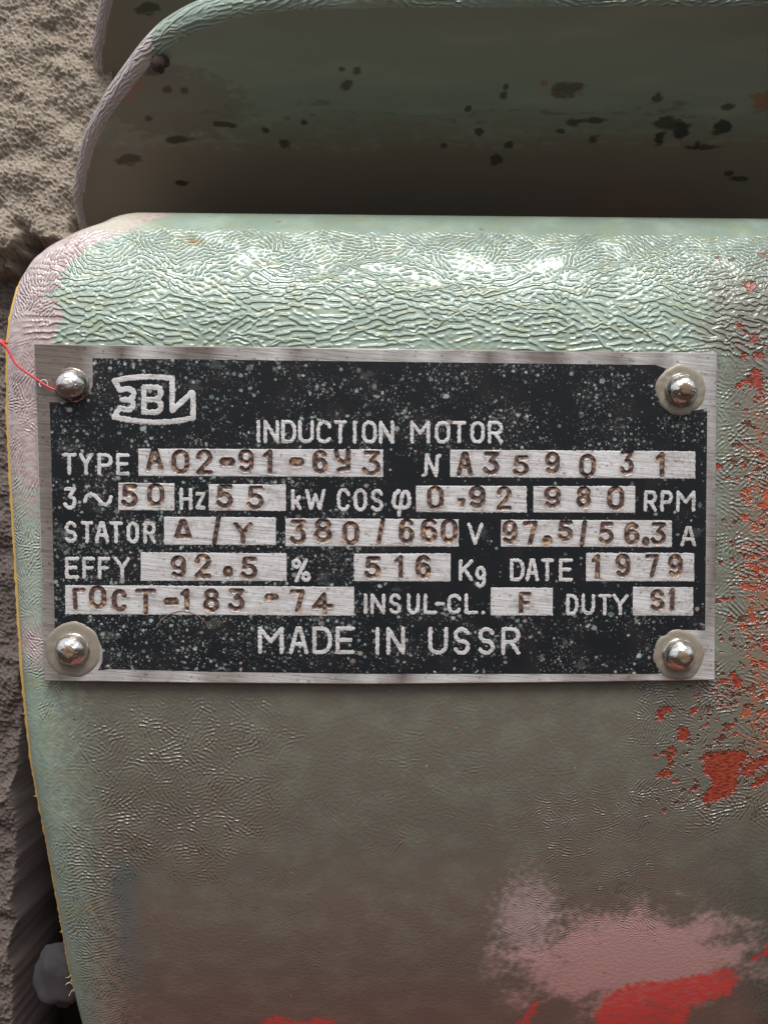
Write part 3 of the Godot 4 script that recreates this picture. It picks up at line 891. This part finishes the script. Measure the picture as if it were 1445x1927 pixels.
func make_metal() -> void:
	var im := Image.create(1024, 1024, false, Image.FORMAT_RGB8)
	for j in 256:
		for i in 256:
			var n := coarse.get_noise_2d(i * 0.03, j * 0.07)
			im.fill_rect(Rect2i(i * 4, j * 4, 4, 4), srgb(214, 212, 212).lerp(srgb(174, 166, 160), clampf(n * 0.8, 0, 0.5)))
	im.resize(256, 256, Image.INTERPOLATE_BILINEAR)
	im.resize(1024, 1024, Image.INTERPOLATE_CUBIC)
	for k in 5200:
		var x := rng.randf() * 1024.0
		var y := rng.randf() * 1024.0
		var drift := rng.randfn(0.0, 0.02)
		var tone := srgb(255, 254, 252) if rng.randf() < 0.6 else srgb(116, 106, 100)
		var strong := rng.randf_range(0.1, 0.5) if tone.r > 0.9 else rng.randf_range(0.1, 0.4)
		var tall := 1 if rng.randf() < 0.6 else 2
		for i in rng.randi_range(30, 260):
			var px := posmod(int(x) + i, 1024)
			for q in tall:
				var py := posmod(int(y + i * drift) + q, 1024)
				im.set_pixel(px, py, im.get_pixel(px, py).lerp(tone, strong))
	for k in 520:
		var x := rng.randi_range(8, 1015)
		var y := rng.randi_range(8, 1015)
		var r := rng.randf_range(1.0, 5.0)
		for j in range(-6, 7):
			for i in range(-7, 8):
				var d := Vector2(i * 0.8, j).length() + r * 0.5 * noise.get_noise_2d((x + i) * 0.3, (y + j) * 0.3)
				if d < r:
					im.set_pixel(x + i, y + j, im.get_pixel(x + i, y + j).lerp(srgb(104, 84, 72), 0.35))
	metal = StandardMaterial3D.new()
	metal.albedo_texture = ImageTexture.create_from_image(im)
	metal.vertex_color_use_as_albedo = true
	metal.metallic = 0.3
	metal.roughness = 0.42
	chrome = plain(srgb(205, 200, 192), 0.24, 1.0)
	var scuffs := FastNoiseLite.new()
	scuffs.seed = 77
	scuffs.frequency = 0.02
	scuffs.fractal_octaves = 4
	chrome.heightmap_enabled = true
	chrome.heightmap_scale = 0.014
	chrome.heightmap_texture = ImageTexture.create_from_image(scuffs.get_image(256, 128))


func plate_uv(p: Vector2) -> Vector2:
	return p.rotated(0.09) / 52.0


func segments(glyph: String, x0: float, x1: float, y0: float, y1: float, half: float) -> PackedVector2Array:
	# the strokes of a character as pairs of points, fitted into its box (y0 is the top)
	var out := PackedVector2Array()
	var words: PackedStringArray = GLYPHS[glyph].split(" ")
	var pen := Vector2.ZERO
	var a := Vector2(x0 + half, y0 - half)
	var b := Vector2(x1 - half, y1 + half)
	if x1 - x0 < half * 2.2:
		a.x = (x0 + x1) / 2.0 - 0.02
		b.x = a.x + 0.04
	var i := 0
	while i < words.size():
		match words[i]:
			"M":
				pen = Vector2(lerpf(a.x, b.x, words[i + 1].to_float()), lerpf(a.y, b.y, words[i + 2].to_float()))
				i += 3
			"L":
				var q := Vector2(lerpf(a.x, b.x, words[i + 1].to_float()), lerpf(a.y, b.y, words[i + 2].to_float()))
				out.append(pen)
				out.append(q)
				pen = q
				i += 3
			"A":
				var c := Vector2(words[i + 1].to_float(), words[i + 2].to_float())
				var r := Vector2(words[i + 3].to_float(), words[i + 4].to_float())
				var t0 := deg_to_rad(words[i + 5].to_float())
				var t1 := deg_to_rad(words[i + 6].to_float())
				var n := maxi(3, int(absf(t1 - t0) / 0.4))
				for k in n + 1:
					var t := lerpf(t0, t1, float(k) / n)
					var u := c + Vector2(cos(t) * r.x, sin(t) * r.y)
					var q := Vector2(lerpf(a.x, b.x, u.x), lerpf(a.y, b.y, u.y))
					if k > 0 or pen.distance_to(q) > 0.02:
						out.append(pen)
						out.append(q)
					pen = q
				i += 7
	return out


func stroke_distance(p: Vector2, strokes: PackedVector2Array) -> float:
	var best := 1e9
	for i in range(0, strokes.size(), 2):
		var a := strokes[i]
		var d := strokes[i + 1] - a
		var w := p - a
		var t := clampf(w.dot(d) / maxf(d.length_squared(), 1e-9), 0.0, 1.0)
		best = minf(best, (w - d * t).length_squared())
	return sqrt(best)


class Heap:
	var v := PackedVector3Array()
	var n := PackedVector3Array()
	var c := PackedColorArray()
	var t := PackedVector2Array()

	func mesh() -> ArrayMesh:
		var arrays := []
		arrays.resize(Mesh.ARRAY_MAX)
		arrays[Mesh.ARRAY_VERTEX] = v
		arrays[Mesh.ARRAY_NORMAL] = n
		arrays[Mesh.ARRAY_COLOR] = c
		arrays[Mesh.ARRAY_TEX_UV] = t
		var m := ArrayMesh.new()
		m.add_surface_from_arrays(Mesh.PRIMITIVE_TRIANGLES, arrays)
		return m


func push(heap: Heap, p: Vector3, n: Vector3, c: Color) -> void:
	heap.v.append(p * MM)
	heap.n.append(n)
	heap.c.append(c)
	heap.t.append(plate_uv(Vector2(p.x, p.y)))


func clipped(polygon: Array, key: int, keep: float) -> Array:
	# keeps the side of a polygon of [point, normal, rim, stroke] where keep * value <= 0
	var out := []
	for i in polygon.size():
		var a: Array = polygon[i]
		var b: Array = polygon[(i + 1) % polygon.size()]
		var fa: float = a[key] * keep
		var fb: float = b[key] * keep
		if fa <= 0.0:
			out.append(a)
		if (fa < 0.0 and fb > 0.0) or (fa > 0.0 and fb < 0.0):
			var t := fa / (fa - fb)
			out.append([a[0].lerp(b[0], t), a[1].lerp(b[1], t).normalized(), lerpf(a[2], b[2], t), lerpf(a[3], b[3], t), lerpf(a[4], b[4], t)])
	return out


func fan(heap: Heap, polygon: Array, tint: Callable) -> void:
	for i in range(1, polygon.size() - 1):
		for q in [polygon[0], polygon[i], polygon[i + 1]]:
			push(heap, q[0], q[1], tint.call(q[0], q[4]))


func relief(x0: float, x1: float, y0: float, y1: float, step: float, rim: Callable, lift: float, bevel: float, glyphs: Array, half: float, base: float, deep: float) -> Array:
	# A raised piece of plate whose outline is rim(p) < 0, with the glyphs punched into it. Returns [heap of the piece, heap of each glyph].
	var columns := int(ceil((x1 - x0) / step)) + 1
	var rows := int(ceil((y1 - y0) / step)) + 1
	var f := PackedFloat32Array()
	var d := PackedFloat32Array()
	var which := PackedInt32Array()
	var h := PackedFloat32Array()
	f.resize(columns * rows)
	d.resize(columns * rows)
	which.resize(columns * rows)
	h.resize(columns * rows)
	for j in rows:
		for i in columns:
			var p := Vector2(x0 + i * step, y0 + j * step)
			var at := j * columns + i
			f[at] = rim.call(p)
			var best := 3.0
			var mine := -1
			for k in glyphs.size():
				var g: Array = glyphs[k]
				if g[0].has_point(p):
					var q: float = stroke_distance(p, g[1]) - g[2]
					if q < best:
						best = q
						mine = k
			best += 0.06 * noise.get_noise_2d(p.x * 2.6, p.y * 2.6) if mine >= 0 else 0.0
			d[at] = best
			which[at] = mine
			var top := base + lift * smoothstep(0.0, -bevel, f[at])
			if mine >= 0:
				top -= deep * glyphs[mine][3] * smoothstep(0.06, -0.26, best) * (0.8 + 0.5 * noise.get_noise_2d(p.x * 0.9 + 70.0, p.y * 0.9))
				top += 0.07 * exp(-pow((best - 0.1) / 0.1, 2.0)) * (0.6 + 0.8 * noise.get_noise_2d(p.x * 1.4, p.y * 1.4 + 20.0))
				if best < 0.0:
					top += 0.03 * noise.get_noise_2d(p.x * 5.0, p.y * 5.0)
			h[at] = top
	var body := Heap.new()
	var cuts := []
	for g in glyphs:
		cuts.append(Heap.new())
	var bright := func(p: Vector3, q: float) -> Color:
		var soil := 0.45 * exp(-maxf(q, 0.0) * 3.5) + clampf(0.5 * coarse.get_noise_2d(p.x * 0.12 + 11.0, p.y * 0.4) + 0.35 * coarse.get_noise_2d(p.x * 0.9, p.y * 0.9) - 0.02, 0.0, 0.5) + 0.3 * smoothstep(44.0, 62.0, p.x) * clampf(0.6 + coarse.get_noise_2d(p.x * 1.3, p.y * 1.3 + 33.0) * 1.6, 0.0, 1.4)
		return Color(0.98, 0.97, 0.96).lerp(Color(0.36, 0.29, 0.24), clampf(soil + 0.06, 0.0, 0.85))
	var soiled := func(p: Vector3, q: float) -> Color:
		var n := noise.get_noise_2d(p.x * 0.7 + 5.0, p.y * 0.9)
		var c := Color(0.085, 0.05, 0.04).lerp(Color(0.34, 0.2, 0.12), clampf(smoothstep(0.15, 0.9, n + 0.7 * coarse.get_noise_2d(p.x * 0.13 + 3.0, p.y * 0.2)) + 0.5 * smoothstep(-0.5, -0.7, q), 0, 1)).lerp(Color(0.045, 0.028, 0.024), smoothstep(0.0, 0.8, -n))
		return c.lerp(Color(0.14, 0.085, 0.07), smoothstep(-0.2, 0.0, q) * 0.25)
	for j in rows - 1:
		for i in columns - 1:
			var ids := [(j + 1) * columns + i, (j + 1) * columns + i + 1, j * columns + i + 1, j * columns + i]
			var f_low := 1e9
			var f_high := -1e9
			var d_low := 1e9
			var d_high := -1e9
			var mine := -1
			for k in ids:
				f_low = minf(f_low, f[k])
				f_high = maxf(f_high, f[k])
				d_low = minf(d_low, d[k])
				d_high = maxf(d_high, d[k])
				mine = maxi(mine, which[k]) if d[k] >= 0.0 else which[k]
			if f_low > 0.0:
				continue
			var corners := []
			for k in ids:
				var gi: int = k % columns
				var gj: int = k / columns
				var dx := (h[gj * columns + mini(gi + 1, columns - 1)] - h[gj * columns + maxi(gi - 1, 0)]) / (2.0 * step)
				var dy := (h[mini(gj + 1, rows - 1) * columns + gi] - h[maxi(gj - 1, 0) * columns + gi]) / (2.0 * step)
				corners.append([Vector3(x0 + gi * step, y0 + gj * step, h[k]), Vector3(-dx, -dy, 1.0).normalized(), f[k], d[k], d[k]])
			for triangle in [[corners[0], corners[1], corners[2]], [corners[0], corners[2], corners[3]]]:
				var polygon: Array = triangle
				if f_high > 0.0:
					polygon = clipped(polygon, 2, 1.0)
				if polygon.size() < 3:
					continue
				if mine < 0 or d_low > 0.0:
					fan(body, polygon, bright)
				elif d_high < 0.0:
					fan(cuts[mine], polygon, soiled)
				else:
					var inside := clipped(polygon, 3, 1.0)
					var outside := clipped(polygon, 3, -1.0)
					if inside.size() > 2:
						fan(cuts[mine], inside, soiled)
					if outside.size() > 2:
						fan(body, outside, bright)
	return [body, cuts]


func flat_polygon(outline: PackedVector2Array, z: float, thick: float, bevel: float, scale_uv: Callable, soil: float, holes: Array) -> ArrayMesh:
	# a sheet with the given outline, its front edge rounded off
	var st := SurfaceTool.new()
	st.begin(Mesh.PRIMITIVE_TRIANGLES)
	st.set_smooth_group(-1)
	var shape := outline
	if Geometry2D.is_polygon_clockwise(shape):
		shape = shape.duplicate()
		shape.reverse()
	var inner := shape
	if bevel > 0.0:
		inner = PackedVector2Array()
		for i in shape.size():
			var a := shape[posmod(i - 1, shape.size())]
			var b := shape[i]
			var c := shape[(i + 1) % shape.size()]
			var n0 := (b - a).normalized().orthogonal()
			var n1 := (c - b).normalized().orthogonal()
			var n := (n0 + n1).normalized()
			var w := bevel / maxf(0.4, n.dot(n0))
			inner.append(b + n * w if Geometry2D.is_point_in_polygon(b + n * w, shape) else b - n * w)
	var tone := func(p: Vector2) -> Color:
		var n := clampf(0.42 + 1.2 * coarse.get_noise_2d(p.x * 0.1 + 60.0, p.y * 0.25) + 0.8 * coarse.get_noise_2d(p.x * 0.6, p.y * 0.6), 0.0, 1.0)
		return Color(0.9, 0.89, 0.87).lerp(Color(0.2, 0.15, 0.12), clampf(n * 0.9 + 0.12 + 0.6 * smoothstep(18.0, 5.0, p.distance_to(Vector2(-62, 31))), 0.0, 1.0) * soil)
	var put := func(p: Vector2, h: float) -> void:
		st.set_color(tone.call(p))
		st.set_uv(scale_uv.call(p))
		st.add_vertex(Vector3(p.x, p.y, h) * MM)
	# in strips narrower than any hole, so that no piece encloses one
	var x := -68.0
	while x < 68.0:
		var pieces := Geometry2D.intersect_polygons(inner, PackedVector2Array([Vector2(x, -40), Vector2(x + 4.0, -40), Vector2(x + 4.0, 40), Vector2(x, 40)]))
		x += 4.0
		for hole in holes:
			var rest: Array[PackedVector2Array] = []
			for piece in pieces:
				rest.append_array(Geometry2D.clip_polygons(piece, hole))
			pieces = rest
		for piece in pieces:
			var index := Geometry2D.triangulate_polygon(piece)
			for i in range(0, index.size(), 3):
				var a := piece[index[i]]
				var b := piece[index[i + 1]]
				var c := piece[index[i + 2]]
				if (b - a).cross(c - a) > 0.0:
					var swap := b
					b = c
					c = swap
				put.call(a, z)
				put.call(b, z)
				put.call(c, z)
	for i in shape.size():
		var k := (i + 1) % shape.size()
		var layers := [[inner[i], inner[k], z], [shape[i], shape[k], z - bevel], [shape[i], shape[k], z - thick]]
		if bevel <= 0.0:
			layers = [[inner[i], inner[k], z], [shape[i], shape[k], z - thick]]
		for e in layers.size() - 1:
			var a: Array = layers[e]
			var b: Array = layers[e + 1]
			put.call(a[0], a[2])
			put.call(a[1], a[2])
			put.call(b[0], b[2])
			put.call(a[1], a[2])
			put.call(b[1], b[2])
			put.call(b[0], b[2])
	st.generate_normals()
	return st.commit()


func make_enamel() -> StandardMaterial3D:
	# black enamel, spattered with fine drops of pale paint; 16 texels per millimetre
	var w := 2048
	var h := 1024
	var im := Image.create(w, h, false, Image.FORMAT_RGB8)
	for j in 128:
		for i in 256:
			var n := coarse.get_noise_2d(i * 0.05, j * 0.05)
			im.fill_rect(Rect2i(i * 8, j * 8, 8, 8), srgb(20, 22, 25).lerp(srgb(44, 38, 38), clampf(n * 0.9, 0, 1)))
	im.resize(256, 128, Image.INTERPOLATE_BILINEAR)
	im.resize(w, h, Image.INTERPOLATE_CUBIC)
	for k in 60000:
		var x := rng.randf() * w
		var y := rng.randf() * h
		var mx := x / 16.0 - 64.0
		var my := 32.0 - y / 16.0
		var dense := 0.5 + 1.25 * coarse.get_noise_2d(mx * 0.08 + 500.0, my * 0.12)
		dense *= 1.0 - 0.85 * smoothstep(-6.0, 6.0, mx) * smoothstep(14.0, 9.0, my) * smoothstep(-19.0, -15.0, my)
		dense *= 1.0 - 0.5 * smoothstep(-45.0, -20.0, mx) * smoothstep(-26.0, -29.0, my)
		dense += 0.3 * smoothstep(10.0, -30.0, mx) * smoothstep(8.0, -10.0, my)
		if rng.randf() > clampf(dense, 0.04, 1.0):
			continue
		var r := 0.6 + 1.7 * pow(rng.randf(), 2.0)
		var strong := rng.randf_range(0.15, 0.7)
		var luck := rng.randf()
		if luck < 0.085:
			r = rng.randf_range(2.2, 5.0)
			strong = rng.randf_range(0.25, 0.75)
		if luck < 0.006:
			r = rng.randf_range(5.0, 8.0)
		var c := srgb(206, 204, 186).lerp(srgb(164, 190, 188), rng.randf()) if rng.randf() < 0.75 else srgb(168, 150, 140)
		var squash := rng.randf_range(0.7, 1.3)
		for j in range(int(y - r - 2), int(y + r + 3)):
			for i in range(int(x - r - 2), int(x + r + 3)):
				if i < 0 or j < 0 or i >= w or j >= h:
					continue
				var d := Vector2((i - x) * squash, j - y).length() + noise.get_noise_2d(i * 0.35, j * 0.35) * r * 0.35
				var a := clampf(r - d + 0.5, 0.0, 1.0) * strong
				if a > 0.0:
					im.set_pixel(i, j, im.get_pixel(i, j).lerp(c, a))
	# dull smears
	for k in 26:
		var x := rng.randf() * w
		var y := rng.randf() * h
		var r := rng.randf_range(12.0, 34.0)
		for j in range(maxi(0, int(y - r)), mini(h, int(y + r))):
			for i in range(maxi(0, int(x - r * 1.6)), mini(w, int(x + r * 1.6))):
				var d := Vector2((i - x) / 1.6, j - y).length() / r + 0.9 * coarse.get_noise_2d(i * 0.03, j * 0.05)
				var a := smoothstep(0.8, 0.3, d) * 0.3
				if a > 0.0:
					im.set_pixel(i, j, im.get_pixel(i, j).lerp(srgb(120, 122, 112), a))
	var m := StandardMaterial3D.new()
	m.albedo_texture = ImageTexture.create_from_image(im)
	m.roughness = 0.5
	m.metallic_specular = 0.35
	return m


func make_nameplate() -> void:
	var plate := thing("nameplate", "black and bare metal motor nameplate with stamped values, riveted at its corners", "nameplate")
	plate.transform = Transform3D(Basis(Vector3(0.99932, -0.00237, -0.03691), Vector3(0.00449, 0.99834, 0.05742), Vector3(0.03671, -0.05755, 0.99767)), Vector3(-0.48115, -0.75499, 0) * MM)
	var holes := []
	for field in value_fields:
		var q: Array = field[0]
		var inset := Vector2(0.25, 0.25)
		holes.append(PackedVector2Array([q[0] + Vector2(0.25, -0.25), q[1] - inset, q[2] + Vector2(-0.25, 0.25), q[3] + inset]))
	part("metal_sheet", flat_polygon(plate_outline, 0.0, 0.9, 0.18, plate_uv, 0.95, holes), metal, plate, "bare metal sheet with grimy border")
	var enamel_uv := func(p: Vector2) -> Vector2: return Vector2((p.x + 64.0) / 128.0, (32.0 - p.y) / 64.0)
	part("enamel", flat_polygon(enamel_outline, 0.035, 0.05, 0.0, enamel_uv, 0.0, holes), make_enamel(), plate, "black enamel spattered with pale paint")
	# raised lettering
	for word in raised_words:
		for k in range(0, word.size(), 5):
			var half := 0.33 if word[k + 3] - word[k + 4] < 4.8 else 0.38
			var strokes := segments(word[k], word[k + 1], word[k + 2], word[k + 3], word[k + 4], half)
			raised(plate, "letter", strokes, half)
	var mark := PackedVector2Array()
	for line in logo_lines:
		for i in line.size() - 1:
			mark.append(line[i])
			mark.append(line[i + 1])
	raised(plate, "maker_emblem", mark, 0.5)
	# bare fields with the values punched in
	for field in value_fields:
		var corners: Array = field[0]
		var items: Array = field[1]
		var glyphs := []
		for k in range(0, items.size(), 5):
			var half := 0.45
			if items[k] == "-":
				half = (items[k + 3] - items[k + 4]) / 2.0 * 0.9
			elif items[k] == ".":
				half = (items[k + 2] - items[k + 1]) / 2.0
			var jitter := rng.randf_range(-0.03, 0.03)
			var strokes := segments(items[k], items[k + 1], items[k + 2], items[k + 3], items[k + 4], half)
			glyphs.append([Rect2(items[k + 1], items[k + 4], items[k + 2] - items[k + 1], items[k + 3] - items[k + 4]).grow(0.6), strokes, half + jitter, rng.randf_range(0.6, 1.15)])
		var rim := func(p: Vector2) -> float:
			var q := -1e9
			for e in 4:
				var a: Vector2 = corners[e]
				var b: Vector2 = corners[(e + 1) % 4]
				q = maxf(q, (b - a).normalized().cross(p - a))
			return q + 0.05 * noise.get_noise_2d(p.x * 1.1, p.y * 1.1)
		var box := Rect2(corners[0], Vector2.ZERO)
		for c in corners:
			box = box.expand(c)
		box = box.grow(0.2)
		var made := relief(box.position.x, box.end.x, box.position.y, box.end.y, 0.12, rim, 0.045, 0.12, glyphs, 0.45, 0.02, 0.22)
		var body := part("value_field", made[0].mesh(), metal, plate)
		var grime := StandardMaterial3D.new()
		grime.vertex_color_use_as_albedo = true
		grime.roughness = 0.4
		grime.metallic_specular = 0.5
		for k in glyphs.size():
			if made[1][k].v.size():
				part("stamped_character", made[1][k].mesh(), grime, body)
	var ring := PackedVector3Array()
	var thin := PackedFloat32Array()
	for i in 40:
		var a := deg_to_rad(lerpf(22.0, 158.0, i / 39.0))
		var p := Vector2(-37.3, -23.4) + Vector2(cos(a), sin(a)) * 5.4
		ring.append(Vector3(p.x, p.y, 0.075))
		thin.append(0.09 + 0.05 * noise.get_noise_1d(i * 0.4))
	part("stain", tube(ring, thin, 6), plain(srgb(112, 92, 78), 0.7), plate, "brown arc shaped stain under the lowest row of values")
	# rivets
	var rough := plain(srgb(112, 92, 72), 0.8, 0.2)
	var worn_metal: StandardMaterial3D = metal.duplicate()
	worn_metal.albedo_color = srgb(172, 162, 146)
	var spots := [[-57.29, 24.15, 0.0, 0.1], [56.35, 23.9, 1.0, 0.5], [-57.76, -25.21, 2.0, 0.6], [56.95, -26.48, 3.0, 0.55]]
	var looks := ["bright domed rivet with smooth end, red thread caught at it", "bright domed rivet with dark pitted end", "domed rivet with brown rough end", "worn domed rivet with a ragged dark end"]
	for k in 4:
		var at: Array = spots[k]
		var rivet := part("rivet", lathe(PackedVector2Array([Vector2(3.2, -0.05), Vector2(3.2, 0.3), Vector2(3.1, 0.5), Vector2(2.98, 0.55), Vector2(2.97, 0.75), Vector2(2.9, 1.15), Vector2(2.72, 1.65), Vector2(2.45, 2.1), Vector2(2.1, 2.5), Vector2(1.7, 2.8), Vector2(1.3, 2.98), Vector2(1.1, 3.02)]), 48, 0.02 + 0.02 * at[3], at[2] * 17.0), chrome, plate, looks[k])
		var seat: float = [0.0, 4.8, 5.3, 5.0][k]
		if seat > 0.0:
			part("seat", lathe(PackedVector2Array([Vector2(seat, -0.1), Vector2(seat - 0.15, 0.05), Vector2(seat - 0.7, 0.1), Vector2(3.4, 0.1), Vector2(3.0, 0.1)]), 48, 0.05, at[2] * 5.0), worn_metal, rivet)
		rivet.position = Vector3(at[0], at[1], 0.02) * MM
		var tip: Material = rough if k > 0 else plain(srgb(196, 190, 182), 0.35, 0.9)
		part("rivet_end", lathe(PackedVector2Array([Vector2(1.15, 2.8), Vector2(1.12, 3.5), Vector2(1.02, 3.68), Vector2(0.6, 3.72), Vector2(0.001, 3.7)]), 24, 0.05 + 0.1 * at[3], at[2] * 9.0 + 40.0), tip, rivet)


func raised(plate: Node3D, called: String, strokes: PackedVector2Array, half: float) -> void:
	var box := Rect2(strokes[0], Vector2.ZERO)
	for p in strokes:
		box = box.expand(p)
	box = box.grow(half + 0.25)
	var rim := func(p: Vector2) -> float: return stroke_distance(p, strokes) - half + 0.1 * noise.get_noise_2d(p.x * 1.6, p.y * 1.6)
	var made := relief(box.position.x, box.end.x, box.position.y, box.end.y, 0.11, rim, 0.035, 0.08, [], 0.0, 0.03, 0.0)
	part(called, made[0].mesh(), metal, plate)


func make_thread() -> void:
	var thread := thing("thread", "thin red plastic thread caught under the upper left rivet", "thread")
	var red := plain(srgb(214, 62, 72), 0.35)
	red.backlight_enabled = true
	red.backlight = Color(0.3, 0.08, 0.1)
	var strand := Curve3D.new()
	for p in [Vector3(-76, 33, 6), Vector3(-70.0, 31.0, 5.4), Vector3(-67.5, 27.2, 5.2), Vector3(-64.5, 24.9, 4.8), Vector3(-62.2, 23.3, 4.5), Vector3(-60.2, 22.4, 4.2), Vector3(-58.6, 22.2, 3.9)]:
		strand.add_point(p)
	for i in strand.point_count:
		var a := strand.get_point_position(maxi(0, i - 1))
		var b := strand.get_point_position(mini(strand.point_count - 1, i + 1))
		strand.set_point_in(i, (a - b) / 6.0)
		strand.set_point_out(i, (b - a) / 6.0)
	var points := PackedVector3Array()
	var radii := PackedFloat32Array()
	for i in 60:
		points.append(strand.sample_baked(strand.get_baked_length() * i / 59.0))
		radii.append(0.27 - 0.1 * i / 59.0)
	part("strand", tube(points, radii, 8), red, thread)
	points = PackedVector3Array([Vector3(-76, 33.6, -1), Vector3(-72.5, 32.4, -1), Vector3(-71.0, 31.9, -1.2), Vector3(-70.6, 30.6, -1.6), Vector3(-70.7, 29.9, -1.8)])
	radii = PackedFloat32Array([0.25, 0.27, 0.24, 0.15, 0.06])
	part("strand", tube(points, radii, 8), red, thread)
	points.clear()
	radii.clear()
	for i in 24:
		var a := -0.6 + i * 0.2
		points.append(Vector3(-62.6 + 0.7 * cos(a), 23.6 + 0.75 * sin(a), 4.3 + 0.02 * i))
		radii.append(0.06)
	part("loop", tube(points, radii, 5), plain(srgb(235, 228, 232), 0.4), thread)
